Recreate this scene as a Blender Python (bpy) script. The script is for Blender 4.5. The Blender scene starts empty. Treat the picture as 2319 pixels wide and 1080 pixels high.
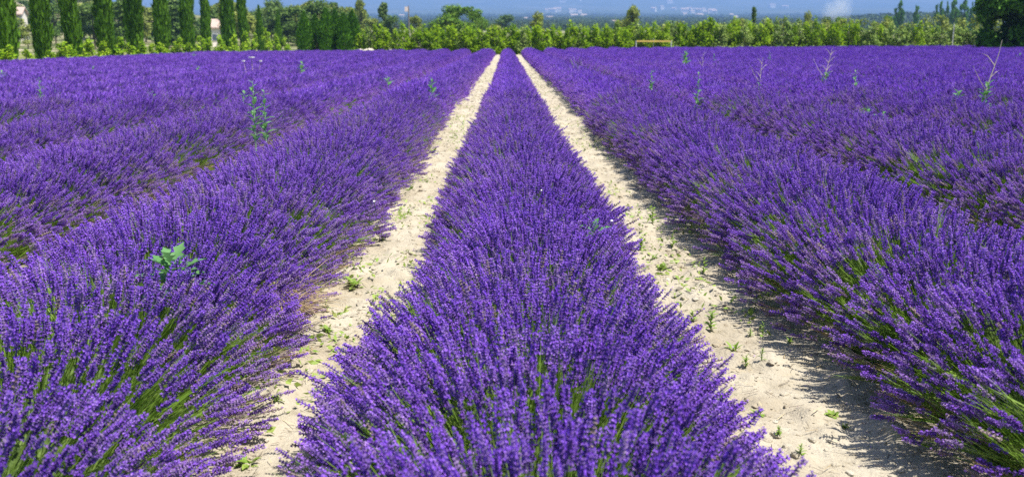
import bpy, math, random
import numpy as np
from mathutils import Vector, Matrix, Euler

random.seed(7)
rng = np.random.default_rng(11)
S = bpy.context.scene
C = S.collection
R = math.radians

# ------------------------------------------------------------------ camera
F_PX, PHW, PHH = 2150.0, 2319.0, 1080.0          # focal length and size in photo pixels
HOR, VPX = 88.0, 1147.0
CAM_H = 1.41
pitch = math.atan((PHH / 2 - HOR) / F_PX)
yaw = math.atan((PHW / 2 - VPX) / F_PX)
cam_d = bpy.data.cameras.new('camera')
cam = bpy.data.objects.new('camera', cam_d)
C.objects.link(cam)
cam_d.sensor_width = 36.0
cam_d.lens = 36.0 * F_PX / PHW
cam_d.clip_start, cam_d.clip_end = 0.05, 40000
cam.location = (0, 0, CAM_H)
cam.rotation_euler = (math.pi / 2 - pitch, 0, -yaw)
cam_d.dof.use_dof = True
cam_d.dof.focus_distance = 4.6
cam_d.dof.aperture_fstop = 4.0
S.camera = cam

# ------------------------------------------------------------------ light
SUN_EL, SUN_AZ = R(64), R(114)                     # azimuth clockwise from +Y: sun stands to the right
sd = Vector((math.sin(SUN_AZ) * math.cos(SUN_EL), math.cos(SUN_AZ) * math.cos(SUN_EL), math.sin(SUN_EL)))
world = bpy.data.worlds.new('World')
S.world = world
world.use_nodes = True
wn = world.node_tree
bg = wn.nodes['Background']
sky = wn.nodes.new('ShaderNodeTexSky')
sky.sky_type = 'NISHITA'
sky.sun_disc = False
sky.sun_elevation = SUN_EL
sky.sun_rotation = SUN_AZ
wn.links.new(sky.outputs[0], bg.inputs[0])
bg.inputs[1].default_value = 0.085
sun_d = bpy.data.lights.new('sun', 'SUN')
sun_d.energy = 5.0
sun_d.angle = R(0.53)
sun_d.color = (1.0, 0.955, 0.88)
sun = bpy.data.objects.new('sun', sun_d)
sun.rotation_euler = sd.to_track_quat('Z', 'Y').to_euler()
C.objects.link(sun)
S.view_settings.view_transform = 'Standard'
S.view_settings.look = 'None'
S.view_settings.exposure = 1.1
S.view_settings.gamma = 1
S.cycles.max_bounces = 6
S.cycles.diffuse_bounces = 3
S.cycles.glossy_bounces = 2
S.cycles.transmission_bounces = 4
S.cycles.volume_bounces = 1
S.cycles.use_denoising = False
S.cycles.denoiser = 'OPENIMAGEDENOISE'
S.cycles.denoising_prefilter = 'ACCURATE'

# ------------------------------------------------------------------ helpers
def tag(o, label=None, cat=None, group=None, kind=None):
    if label: o['label'] = label
    if cat: o['category'] = cat
    if group: o['group'] = group
    if kind: o['kind'] = kind
    return o

def empty(name, loc=(0, 0, 0), rz=0.0):
    o = bpy.data.objects.new(name, None)
    o.empty_display_size = 0.1
    o.location = loc
    o.rotation_euler = (0, 0, rz)
    C.objects.link(o)
    return o

def link(name, me, parent=None, loc=None, rot=None, scale=None):
    o = bpy.data.objects.new(name, me)
    C.objects.link(o)
    if parent: o.parent = parent
    if loc is not None: o.location = loc
    if rot is not None: o.rotation_euler = rot
    if scale is not None: o.scale = scale
    return o

def children(o):
    return list(o.children)

def copy_tree(o, parent=None):
    c = o.copy()
    C.objects.link(c)
    if parent: c.parent = parent
    for ch in children(o):
        copy_tree(ch, c)
    return c

class MB:
    """collects tubes, boxes and polygons into one mesh"""
    def __init__(s):
        s.v, s.f, s.m = [], [], []
    def add(s, v, f, mi=0):
        b = len(s.v)
        s.v += [tuple(p) for p in v]
        s.f += [tuple(i + b for i in q) for q in f]
        s.m += [mi] * len(f)
    def tube(s, pts, rad, n=6, mi=0, cap=True):
        pts = [Vector(p) for p in pts]
        v, f = [], []
        for i, p in enumerate(pts):
            d = (pts[min(i + 1, len(pts) - 1)] - pts[max(i - 1, 0)])
            d = d.normalized() if d.length > 1e-9 else Vector((0, 0, 1))
            a = d.cross(Vector((1, 0, 0)) if abs(d.x) < 0.8 else Vector((0, 1, 0))).normalized()
            b = d.cross(a)
            r = rad[i] if hasattr(rad, '__len__') else rad
            for k in range(n):
                t = 2 * math.pi * k / n
                v.append(p + a * (r * math.cos(t)) + b * (r * math.sin(t)))
        for i in range(len(pts) - 1):
            for k in range(n):
                f.append((i * n + k, i * n + (k + 1) % n, (i + 1) * n + (k + 1) % n, (i + 1) * n + k))
        if cap:
            f.append(tuple(range(n - 1, -1, -1)))
            f.append(tuple((len(pts) - 1) * n + k for k in range(n)))
        s.add(v, f, mi)
    def box(s, c, d, mi=0, rz=0.0):
        x, y, z = d[0] / 2, d[1] / 2, d[2] / 2
        M = Matrix.Rotation(rz, 3, 'Z')
        v = [M @ Vector((i * x, j * y, k * z)) + Vector(c) for k in (-1, 1) for j in (-1, 1) for i in (-1, 1)]
        s.add(v, [(0, 2, 3, 1), (4, 5, 7, 6), (0, 1, 5, 4), (2, 6, 7, 3), (0, 4, 6, 2), (1, 3, 7, 5)], mi)
    def mesh(s, name, mats, smooth=False):
        me = bpy.data.meshes.new(name)
        me.from_pydata(s.v, [], s.f)
        for m in (mats if isinstance(mats, (list, tuple)) else [mats]): me.materials.append(m)
        me.polygons.foreach_set('material_index', s.m)
        if smooth: me.polygons.foreach_set('use_smooth', [True] * len(s.f))
        me.update()
        return me
    def build(s, name, mats, parent=None, smooth=False):
        return link(name, s.mesh(name, mats, smooth), parent)

def quad_mesh(name, V, mats, mi=None):
    """V: (n,4,3) separate quads, each an island of its own"""
    n = len(V)
    me = bpy.data.meshes.new(name)
    me.vertices.add(n * 4)
    me.vertices.foreach_set('co', np.ascontiguousarray(V, dtype=np.float32).ravel())
    me.loops.add(n * 4)
    me.loops.foreach_set('vertex_index', np.arange(n * 4, dtype=np.int32))
    me.polygons.add(n)
    me.polygons.foreach_set('loop_start', np.arange(0, n * 4, 4, dtype=np.int32))
    me.polygons.foreach_set('loop_total', np.full(n, 4, dtype=np.int32))
    for m in (mats if isinstance(mats, (list, tuple)) else [mats]): me.materials.append(m)
    if mi is not None: me.polygons.foreach_set('material_index', np.asarray(mi, dtype=np.int32))
    me.update(calc_edges=True)
    return me

def grid_mesh(name, X, Y, Z, mats, mi=None, smooth=True):
    """X, Y, Z: (ny, nx) arrays"""
    ny, nx = X.shape
    me = bpy.data.meshes.new(name)
    co = np.stack([X, Y, Z], -1).reshape(-1, 3).astype(np.float32)
    me.vertices.add(len(co))
    me.vertices.foreach_set('co', co.ravel())
    i = (np.arange(ny - 1)[:, None] * nx + np.arange(nx - 1)[None, :])
    q = np.stack([i, i + 1, i + nx + 1, i + nx], -1).reshape(-1, 4).astype(np.int32)
    n = len(q)
    me.loops.add(n * 4)
    me.loops.foreach_set('vertex_index', q.ravel())
    me.polygons.add(n)
    me.polygons.foreach_set('loop_start', np.arange(0, n * 4, 4, dtype=np.int32))
    me.polygons.foreach_set('loop_total', np.full(n, 4, dtype=np.int32))
    for m in (mats if isinstance(mats, (list, tuple)) else [mats]): me.materials.append(m)
    if mi is not None: me.polygons.foreach_set('material_index', np.asarray(mi, dtype=np.int32).ravel())
    if smooth: me.polygons.foreach_set('use_smooth', np.ones(n, dtype=bool))
    me.update(calc_edges=True)
    return me

def vnoise(x, y, seed=0):
    x = np.asarray(x, float); y = np.asarray(y, float)
    xi, yi = np.floor(x), np.floor(y)
    xf, yf = x - xi, y - yi
    def h(a, b):
        t = np.sin(a * 127.1 + b * 311.7 + seed * 74.7) * 43758.5453
        return t - np.floor(t)
    u, v = xf * xf * (3 - 2 * xf), yf * yf * (3 - 2 * yf)
    return (h(xi, yi) * (1 - u) + h(xi + 1, yi) * u) * (1 - v) + (h(xi, yi + 1) * (1 - u) + h(xi + 1, yi + 1) * u) * v * 1.0

def fbm(x, y, seed=0, oct=4):
    a, s, t = 0.5, 0.0, 0.0
    for k in range(oct):
        s = s + a * vnoise(np.asarray(x) * 2 ** k, np.asarray(y) * 2 ** k, seed + k)
        t += a
        a *= 0.5
    return s / t - 0.5

def sstep(a, b, x):
    t = np.clip((np.asarray(x, float) - a) / (b - a), 0, 1)
    return t * t * (3 - 2 * t)

PD = [0, 100, 150, 300, 700, 1500, 3000, 5000, 8000, 11000, 14000, 15000]
PZ = [0, 0.0, 0.15, 1.6, 7.5, 23.0, 58.0, 118.0, 255.0, 520.0, 900.0, 930.0]
def gz(x, y):
    """height of the land"""
    x = np.asarray(x, float); y = np.asarray(y, float)
    near = 1 - sstep(90, 220, y)
    xc = np.clip(x, -60, 60)
    cross = np.where(xc < 0, 0.010 * xc, 0.0055 * xc)
    z = cross * near + np.interp(y, PD, PZ)
    z = z + 25 * np.exp(-(((x + 275) / 125) ** 2)) * np.exp(-(((y - 420) / 170) ** 2)) * sstep(120, 260, y)
    z = z + 8 * sstep(405, 520, x - 0.05 * (y - 1200)) * np.exp(-(((y - 1250) / 170) ** 2))
    far = sstep(600, 3000, y)
    z = z + far * fbm(x / 1300, y / 1000, 3) * 60 * sstep(3500, 12000, y)
    return z

CAM_M = cam.rotation_euler.to_matrix()
def ray(px, py):
    return (CAM_M @ Vector((px - PHW / 2, -(py - PHH / 2), -F_PX))).normalized()

def at_depth(px, py, Y):
    d = ray(px, py)
    t = Y / d.y
    return Vector((d.x * t, Y, CAM_H + d.z * t))

def on_land(px, py, h=0.0):
    """where the ray through a photo pixel meets the land (plus h)"""
    d = ray(px, py)
    z = h
    for _ in range(12):
        t = (z - CAM_H) / d.z
        z = float(gz(d.x * t, d.y * t)) + h
    return Vector((d.x * t, d.y * t, z))

# ------------------------------------------------------------------ materials
def new_mat(name):
    m = bpy.data.materials.new(name)
    m.use_nodes = True
    nt = m.node_tree
    nt.nodes.clear()
    out = nt.nodes.new('ShaderNodeOutputMaterial')
    return m, nt, out

def N(nt, t, **kw):
    n = nt.nodes.new('ShaderNode' + t)
    for k, v in kw.items():
        if k.startswith('i_'):
            n.inputs[k[2:].replace('_', ' ')].default_value = v
        else:
            setattr(n, k, v)
    return n

def ramp(nt, fac, stops):
    r = nt.nodes.new('ShaderNodeValToRGB')
    el = r.color_ramp.elements
    while len(el) < len(stops): el.new(0.5)
    for e, (p, c) in zip(el, stops):
        e.position = p
        e.color = (*c, 1)
    nt.links.new(fac, r.inputs[0])
    return r.outputs[0]

def leaf_mat(name, cols, transl=0.3, rough=0.55, per_object=0.25, spec=0.25):
    """leaf or petal: colour varies from leaf to leaf and from plant to plant; some light passes through"""
    m, nt, out = new_mat(name)
    g = N(nt, 'NewGeometry')
    oi = N(nt, 'ObjectInfo')
    mx = N(nt, 'Math', operation='MULTIPLY_ADD')
    nt.links.new(g.outputs['Random Per Island'], mx.inputs[0])
    mx.inputs[1].default_value = 1 - per_object
    ob = N(nt, 'Math', operation='MULTIPLY')
    nt.links.new(oi.outputs['Random'], ob.inputs[0])
    ob.inputs[1].default_value = per_object
    nt.links.new(ob.outputs[0], mx.inputs[2])
    n = len(cols)
    col = ramp(nt, mx.outputs[0], [(0.12 + 0.76 * i / max(1, n - 1), c) for i, c in enumerate(cols)])
    p = N(nt, 'BsdfPrincipled')
    nt.links.new(col, p.inputs['Base Color'])
    p.inputs['Roughness'].default_value = rough
    p.inputs['Specular IOR Level'].default_value = spec
    t = N(nt, 'BsdfTranslucent')
    nt.links.new(col, t.inputs[0])
    mix = N(nt, 'MixShader')
    mix.inputs[0].default_value = transl
    nt.links.new(p.outputs[0], mix.inputs[1])
    nt.links.new(t.outputs[0], mix.inputs[2])
    nt.links.new(mix.outputs[0], out.inputs[0])
    return m

def plain_mat(name, cols, scale=6.0, rough=0.8, bump=0.3, bscale=None, spec=0.2, metal=0.0):
    m, nt, out = new_mat(name)
    tc = N(nt, 'TexCoord')
    no = N(nt, 'TexNoise')
    no.inputs['Scale'].default_value = scale
    no.inputs['Detail'].default_value = 6
    nt.links.new(tc.outputs['Object'], no.inputs['Vector'])
    n = len(cols)
    col = ramp(nt, no.outputs[0], [(0.3 + 0.4 * i / max(1, n - 1), c) for i, c in enumerate(cols)])
    p = N(nt, 'BsdfPrincipled')
    nt.links.new(col, p.inputs['Base Color'])
    p.inputs['Roughness'].default_value = rough
    p.inputs['Specular IOR Level'].default_value = spec
    p.inputs['Metallic'].default_value = metal
    if bump:
        n2 = N(nt, 'TexNoise')
        n2.inputs['Scale'].default_value = bscale or scale * 5
        n2.inputs['Detail'].default_value = 5
        nt.links.new(tc.outputs['Object'], n2.inputs['Vector'])
        b = N(nt, 'Bump')
        b.inputs['Strength'].default_value = bump
        b.inputs['Distance'].default_value = 0.02
        nt.links.new(n2.outputs[0], b.inputs['Height'])
        nt.links.new(b.outputs[0], p.inputs['Normal'])
    nt.links.new(p.outputs[0], out.inputs[0])
    return m

M = {}
M['petal'] = leaf_mat('violet_petal', [(0.24, 0.085, 0.58), (0.34, 0.135, 0.74), (0.50, 0.29, 0.85)], 0.25, 0.6, 0.45, 0.1)
M['petal_deep'] = leaf_mat('deep_violet_petal', [(0.17, 0.06, 0.50), (0.25, 0.09, 0.66), (0.38, 0.18, 0.78)], 0.25, 0.6, 0.45, 0.1)
M['faded'] = leaf_mat('faded_brown_calyx', [(0.16, 0.12, 0.13), (0.25, 0.19, 0.20), (0.36, 0.29, 0.26)], 0.12, 0.7, 0.4, 0.1)
M['calyx'] = leaf_mat('violet_calyx', [(0.085, 0.042, 0.19), (0.155, 0.08, 0.33), (0.25, 0.15, 0.43)], 0.12, 0.6, 0.5, 0.1)
M['petal_old'] = leaf_mat('lilac_petal', [(0.30, 0.14, 0.56), (0.40, 0.20, 0.68), (0.50, 0.30, 0.74)], 0.35, 0.6, 0.4, 0.1)  # colour of older spikes; also paints a sunlit tone onto the row flanks
M['calyx_old'] = leaf_mat('grey_lilac_calyx', [(0.15, 0.10, 0.23), (0.24, 0.16, 0.34), (0.36, 0.26, 0.44)], 0.12, 0.7, 0.5, 0.1)
M['stem'] = leaf_mat('green_stem', [(0.11, 0.22, 0.02), (0.19, 0.33, 0.04), (0.32, 0.44, 0.11)], 0.35, 0.5, 0.5)
M['dry'] = leaf_mat('dry_straw', [(0.30, 0.21, 0.10), (0.44, 0.34, 0.18), (0.58, 0.49, 0.30)], 0.2, 0.7, 0.3)
M['bleached'] = leaf_mat('bleached_stalk', [(0.50, 0.40, 0.32), (0.62, 0.54, 0.45)], 0.1, 0.7, 0.3)
M['wood'] = plain_mat('bark', [(0.06, 0.045, 0.03), (0.13, 0.10, 0.07)], 8, 0.9)
M['mound'] = plain_mat('lavender_foliage', [(0.025, 0.045, 0.012), (0.06, 0.10, 0.022), (0.12, 0.18, 0.045)], 30, 0.8, 0.8, 60)
M['weed'] = leaf_mat('yellow_green_leaf', [(0.13, 0.24, 0.03), (0.21, 0.33, 0.05), (0.31, 0.40, 0.09)], 0.3, 0.5, 0.4)
M['thistle'] = leaf_mat('blue_green_leaf', [(0.055, 0.17, 0.045), (0.11, 0.27, 0.08), (0.18, 0.33, 0.13)], 0.3, 0.4, 0.3, 0.4)
M['thistle_stem'] = leaf_mat('pale_green_stem', [(0.20, 0.36, 0.20), (0.28, 0.42, 0.24)], 0.1, 0.5, 0.3)
M['white'] = leaf_mat('white_flower', [(0.75, 0.75, 0.68), (0.82, 0.82, 0.78)], 0.2, 0.6, 0.3)
M['stone'] = plain_mat('limestone', [(0.46, 0.42, 0.33), (0.62, 0.57, 0.46)], 7, 0.9, 0.5)
M['cypress'] = leaf_mat('cypress_leaf', [(0.036, 0.09, 0.008), (0.08, 0.185, 0.013), (0.14, 0.28, 0.022)], 0.22, 0.6, 0.15, 0.08)
M['thuja'] = leaf_mat('thuja_leaf', [(0.035, 0.10, 0.008), (0.07, 0.185, 0.014), (0.12, 0.27, 0.02)], 0.2, 0.6, 0.15, 0.08)
M['lime'] = leaf_mat('lime_leaf', [(0.13, 0.27, 0.012), (0.26, 0.43, 0.02), (0.42, 0.55, 0.045)], 0.4, 0.5, 0.2, 0.08)
M['hedge'] = leaf_mat('hedge_leaf', [(0.11, 0.22, 0.006), (0.22, 0.37, 0.010), (0.38, 0.52, 0.03)], 0.5, 0.5, 0.3, 0.08)
M['hedge_pale'] = leaf_mat('pale_hedge_leaf', [(0.11, 0.20, 0.03), (0.21, 0.32, 0.06), (0.35, 0.43, 0.12)], 0.3, 0.5, 0.3, 0.08)
M['olive'] = leaf_mat('olive_leaf', [(0.11, 0.155, 0.025), (0.20, 0.25, 0.045), (0.31, 0.35, 0.09)], 0.25, 0.6, 0.35, 0.08)
M['pine'] = leaf_mat('pine_leaf', [(0.045, 0.09, 0.018), (0.09, 0.16, 0.03), (0.16, 0.23, 0.06)], 0.25, 0.6, 0.35, 0.08)
M['broad'] = leaf_mat('broad_leaf', [(0.06, 0.14, 0.012), (0.12, 0.23, 0.022), (0.20, 0.31, 0.04)], 0.3, 0.5, 0.2, 0.08)
M['far_wood'] = leaf_mat('far_wood_leaf', [(0.025, 0.055, 0.022), (0.05, 0.085, 0.03), (0.08, 0.12, 0.045)], 0.2, 0.6, 0.3, 0.05)
M['rust'] = leaf_mat('rusty_leaf', [(0.26, 0.13, 0.05), (0.36, 0.20, 0.08)], 0.3, 0.6, 0.3)
M['wall'] = plain_mat('cream_render', [(0.62, 0.57, 0.50), (0.74, 0.69, 0.62)], 1.5, 0.9, 0.1)
M['roof'] = plain_mat('faded_clay_roof', [(0.36, 0.27, 0.23), (0.46, 0.36, 0.31)], 3, 0.9, 0.3)
M['glass'] = plain_mat('window_glass', [(0.05, 0.07, 0.10), (0.09, 0.12, 0.16)], 2, 0.15, 0, spec=0.6)
M['yellow'] = plain_mat('yellow_paint', [(0.68, 0.46, 0.10), (0.76, 0.54, 0.15)], 6, 0.5, 0.1)
M['grey_metal'] = plain_mat('grey_metal', [(0.48, 0.49, 0.47), (0.60, 0.60, 0.58)], 6, 0.5, 0.1)
M['pole'] = plain_mat('weathered_pole', [(0.14, 0.13, 0.13), (0.2, 0.18, 0.17)], 6, 0.8, 0.2)
M['pink_white'] = plain_mat('pinkish_enamel', [(0.70, 0.56, 0.54), (0.76, 0.64, 0.62)], 4, 0.6, 0)

def soil_mat(name, scale_big=0.8, dark=1.0):
    m, nt, out = new_mat(name)
    tc = N(nt, 'TexCoord')
    def noise(sc, det=6, rough=0.6):
        n = N(nt, 'TexNoise')
        n.inputs['Scale'].default_value = sc
        n.inputs['Detail'].default_value = det
        n.inputs['Roughness'].default_value = rough
        nt.links.new(tc.outputs['Object'], n.inputs['Vector'])
        return n
    a, b, c = noise(scale_big * 2.2), noise(9, 8, 0.7), noise(55, 4, 0.7)
    col = ramp(nt, a.outputs[0], [(0.3, (0.33, 0.285, 0.21)), (0.5, (0.41, 0.365, 0.28)), (0.7, (0.46, 0.42, 0.335))])
    fine = ramp(nt, b.outputs[0], [(0.28, (0.62, 0.58, 0.52)), (0.42, (0.92, 0.91, 0.89)), (0.6, (1, 1, 1)), (0.72, (1.12, 1.12, 1.13))])
    mu = N(nt, 'Mix', data_type='RGBA', blend_type='MULTIPLY')
    mu.inputs[0].default_value = 1
    nt.links.new(col, mu.inputs[6]); nt.links.new(fine, mu.inputs[7])
    speck = ramp(nt, c.outputs[0], [(0.30, (0.5, 0.44, 0.36)), (0.38, (1, 1, 1)), (0.68, (1, 1, 1)), (0.75, (1.2, 1.2, 1.2))])
    mu2 = N(nt, 'Mix', data_type='RGBA', blend_type='MULTIPLY')
    mu2.inputs[0].default_value = 0.8
    nt.links.new(mu.outputs[2], mu2.inputs[6]); nt.links.new(speck, mu2.inputs[7])
    p = N(nt, 'BsdfPrincipled')
    p.inputs['Roughness'].default_value = 0.95
    p.inputs['Specular IOR Level'].default_value = 0.1
    nt.links.new(mu2.outputs[2], p.inputs['Base Color'])
    ad = N(nt, 'Math', operation='ADD')
    nt.links.new(b.outputs[0], ad.inputs[0]); nt.links.new(c.outputs[0], ad.inputs[1])
    bm_ = N(nt, 'Bump')
    bm_.inputs['Strength'].default_value = 0.7
    bm_.inputs['Distance'].default_value = 0.018
    nt.links.new(ad.outputs[0], bm_.inputs['Height'])
    nt.links.new(bm_.outputs[0], p.inputs['Normal'])
    nt.links.new(p.outputs[0], out.inputs[0])
    return m
M['soil'] = soil_mat('pale_dry_earth')

def land_mat(name, scale, stops, rough=0.95):
    m, nt, out = new_mat(name)
    tc = N(nt, 'TexCoord')
    n = N(nt, 'TexNoise')
    n.inputs['Scale'].default_value = scale
    n.inputs['Detail'].default_value = 8
    n.inputs['Roughness'].default_value = 0.65
    nt.links.new(tc.outputs['Object'], n.inputs['Vector'])
    col = ramp(nt, n.outputs[0], stops)
    p = N(nt, 'BsdfPrincipled')
    p.inputs['Roughness'].default_value = rough
    p.inputs['Specular IOR Level'].default_value = 0.05
    nt.links.new(col, p.inputs['Base Color'])
    nt.links.new(p.outputs[0], out.inputs[0])
    return m
M['verge'] = land_mat('dry_grass_ground', 0.5, [(0.3, (0.07, 0.11, 0.025)), (0.5, (0.15, 0.17, 0.045)), (0.7, (0.30, 0.27, 0.12))])
M['scrub'] = land_mat('scrub_hillside', 0.12, [(0.32, (0.05, 0.075, 0.02)), (0.47, (0.11, 0.13, 0.045)), (0.56, (0.22, 0.20, 0.11)), (0.66, (0.52, 0.46, 0.36))])
M['plain'] = land_mat('patchwork_plain', 0.006, [(0.30, (0.02, 0.045, 0.02)), (0.45, (0.035, 0.065, 0.025)), (0.55, (0.055, 0.08, 0.03)), (0.7, (0.13, 0.125, 0.07))])
M['mountain'] = land_mat('mountain_slope', 0.003, [(0.3, (0.03, 0.05, 0.025)), (0.5, (0.055, 0.075, 0.04)), (0.7, (0.12, 0.12, 0.08))])

# ------------------------------------------------------------------ setting: ground, mountain, paths
FIELD_END, FIELD_LEFT, FIELD_RIGHT = 82.0, -26.2, 48.0
def axis(*segs):
    out = []
    for a, b, n in segs:
        out += list(np.linspace(a, b, n, endpoint=False))
    return np.array(out + [segs[-1][1]])
gx = axis((-6500, -1500, 26), (-1500, -300, 40), (-300, -60, 48), (-60, 60, 121), (60, 300, 48), (300, 1500, 40), (1500, 6500, 26))
gy = axis((-30, 0, 10), (0, 100, 100), (100, 400, 60), (400, 1600, 90), (1600, 5200, 60))
GX, GY = np.meshgrid(gx, gy)
GZ = gz(GX, GY) + np.where(GY < 100, 0.03 * fbm(GX / 2, GY / 2, 5), 0)
cx, cy = (GX[:-1, :-1] + GX[1:, 1:]) / 2, (GY[:-1, :-1] + GY[1:, 1:]) / 2
gm = np.full(cx.shape, 1)
gm[(cy < FIELD_END + 1) & (cx > FIELD_LEFT - .5) & (cx < FIELD_RIGHT + 1)] = 0
gm[(cy > 120)] = 2
gm[(cy > 620)] = 3
tag(link('ground', grid_mesh('ground', GX, GY, GZ, [M['soil'], M['verge'], M['scrub'], M['plain']], gm)), kind='structure')
mx_, my_ = np.meshgrid(np.linspace(-11000, 11000, 151), np.linspace(5150, 15000, 110))
tag(link('mountain', grid_mesh('mountain', mx_, my_, gz(mx_, my_) - 2, [M['mountain']])), kind='structure')

def path_height(x, y):
    return (gz(x, y) + 0.035 + 0.085 * fbm(x * 1.7, y * 1.3, 21, 4) + 0.06 * np.maximum(0, fbm(x * 8, y * 7, 23, 3)) * 2 - 0.05 * np.maximum(0, fbm(x * 4, y * 3, 27, 2) - .12)
            + 0.012 * fbm(x * 40, y * 40, 29, 2))
for k, (x0, x1) in enumerate(((-1.50, -0.22), (0.42, 1.72))):
    xs = np.linspace(x0, x1, 66)
    ys = np.concatenate([np.arange(0.6, 9, 0.022), np.arange(9, 20, 0.06), np.arange(20, 83, 0.3)])
    PX, PY = np.meshgrid(xs, ys)
    PZ_ = path_height(PX, PY)
    edge = np.minimum(PX - x0, x1 - PX)
    PZ_ = PZ_ - 0.06 * (1 - sstep(0, 0.15, edge))
    tag(link('path', grid_mesh('path', PX, PY, PZ_, [M['soil']])), kind='structure')

# ------------------------------------------------------------------ lavender
def spike_mesh(seed, petal, calyx, length=0.065, whorls=7, per=7, stem_len=0.34, open_share=0.55):
    """one flower spike: whorls of calyces and open petals round a stem, base of the head at the origin"""
    r = random.Random(seed)
    mb = MB()
    bend = Vector((r.uniform(-1, 1), r.uniform(-1, 1), 0)) * 0.02
    def axis_pt(z):
        t = z / length
        return Vector((bend.x * t * t * .35, bend.y * t * t * .35, z))
    mb.tube([(bend.x * 1.2, bend.y * 1.2, -stem_len), (bend.x * -.2, bend.y * -.2, -stem_len * .5), (0, 0, 0)], [0.0013, 0.0012, 0.0010], 3, 0, False)
    mb.tube([axis_pt(0), axis_pt(length * .97)], [0.0035, 0.002], 4, 2, False)
    for w in range(whorls):
        t = (w + 0.0) / (whorls - 1)
        z = length * (t ** 0.85) * 0.95 - (0.012 if w == 0 and r.random() < .5 else 0)
        rad = 0.0098 * (1 - 0.5 * t ** 2) * r.uniform(.85, 1.1)
        n = max(4, int(per * (1 - .35 * t)))
        ph = r.random() * 6.28
        for k in range(n):
            a = ph + 2 * math.pi * (k + r.uniform(-.25, .25)) / n
            up = r.uniform(0.5, 1.0)
            d = Vector((math.cos(a), math.sin(a), up)).normalized()
            s = d.cross(Vector((0, 0, 1))).normalized()
            u = s.cross(d)
            c0 = axis_pt(max(0, z)) + Vector((0, 0, min(0, z)))
            L = rad * r.uniform(.85, 1.2)
            wd = 0.0021
            tip = c0 + d * L
            b1, b2, b3 = c0 + d * L * .25 + s * wd, c0 + d * L * .25 - s * wd, c0 + d * L * .3 + u * wd * 1.3
            e1, e2, e3 = tip + s * wd * 1.2, tip - s * wd * 1.2, tip + u * wd * 1.5
            mb.add([b1, b2, b3, e1, e2, e3], [(0, 1, 4, 3), (1, 2, 5, 4), (2, 0, 3, 5), (3, 4, 5)], 2)
            if r.random() < open_share:
                q = tip + d * 0.0035
                pw = r.uniform(.0028, .0046)
                ux = (u + d * .3).normalized()
                mb.add([tip, q + s * pw, q + ux * pw * 1.3, q - s * pw], [(0, 1, 2, 3)], 1)
                mb.add([tip, q - s * pw * .8, q - ux * pw * 1.2, q + s * pw * .8], [(0, 1, 2, 3)], 1)
    return mb.mesh('flower_spike', [M['stem'], petal, calyx])

def tuft_mesh(seed, mat=None):
    """flowerless green shoots between the spikes"""
    r = random.Random(seed)
    mb = MB()
    for k in range(9):
        a = r.random() * 6.28
        o = Vector((math.cos(a), math.sin(a), 0)) * r.uniform(0, .02)
        d = Vector((math.cos(a) * r.uniform(0, .35), math.sin(a) * r.uniform(0, .35), 1)).normalized()
        L = r.uniform(.10, .22)
        s = d.cross(Vector((math.sin(a), -math.cos(a), .1))).normalized() * r.uniform(.0013, .0026)
        p0, p1, p2 = o - d * .2, o + d * (L * .3 - .1), o + d * (L - .12)
        mb.add([p0 - s, p0 + s, p1 + s, p1 - s], [(0, 1, 2, 3)], 0)
        mb.add([p1 - s, p1 + s, p2], [(0, 1, 2)], 0)
    return mb.mesh('green_shoots', [mat or M['stem']])

def clump_mesh(seed, n, rad, old, big=1.0):
    """a handful of simplified spikes for the middle and far field"""
    r = random.Random(seed)
    mb = MB()
    for k in range(n):
        a, q = r.random() * 6.28, rad * math.sqrt(r.random())
        o = Vector((math.cos(a) * q, math.sin(a) * q, r.uniform(-.05, .05)))
        d = Vector((math.cos(a) * q * 1.2 + r.uniform(-.2, .2), math.sin(a) * q * 1.2 + r.uniform(-.2, .2), 1)).normalized()
        L = r.uniform(.05, .085) * big
        w = r.uniform(.0085, .0115) * big
        s = d.cross(Vector((math.cos(a), math.sin(a), .3))).normalized()
        u = d.cross(s)
        mb.add([o - d * .22 - s * .0016 * big, o - d * .22 + s * .0016 * big, o + s * .0016 * big, o - s * .0016 * big], [(0, 1, 2, 3)], 0)
        zs = [0, .25, .5, .75]
        for z in zs:
            c = o + d * L * z
            ww = w * (1.15 - .5 * z) * r.uniform(.8, 1.15)
            e = o + d * (L * (z + .33))
            t = r.random() * 1.57
            v1, v2 = s * math.cos(t) + u * math.sin(t), u * math.cos(t) - s * math.sin(t)
            mb.add([c - v1 * ww, c + v1 * ww, e + v1 * ww * .45, e - v1 * ww * .45], [(0, 1, 2, 3)], 1 if r.random() < .68 else 2)
            mb.add([c - v2 * ww, c + v2 * ww, e + v2 * ww * .45, e - v2 * ww * .45], [(0, 1, 2, 3)], 1 if r.random() < .68 else 2)
    return mb.mesh('flower_clump', [M['stem'], M['petal_old'] if old else M['petal'], M['calyx_old'] if old else M['calyx']])

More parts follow.
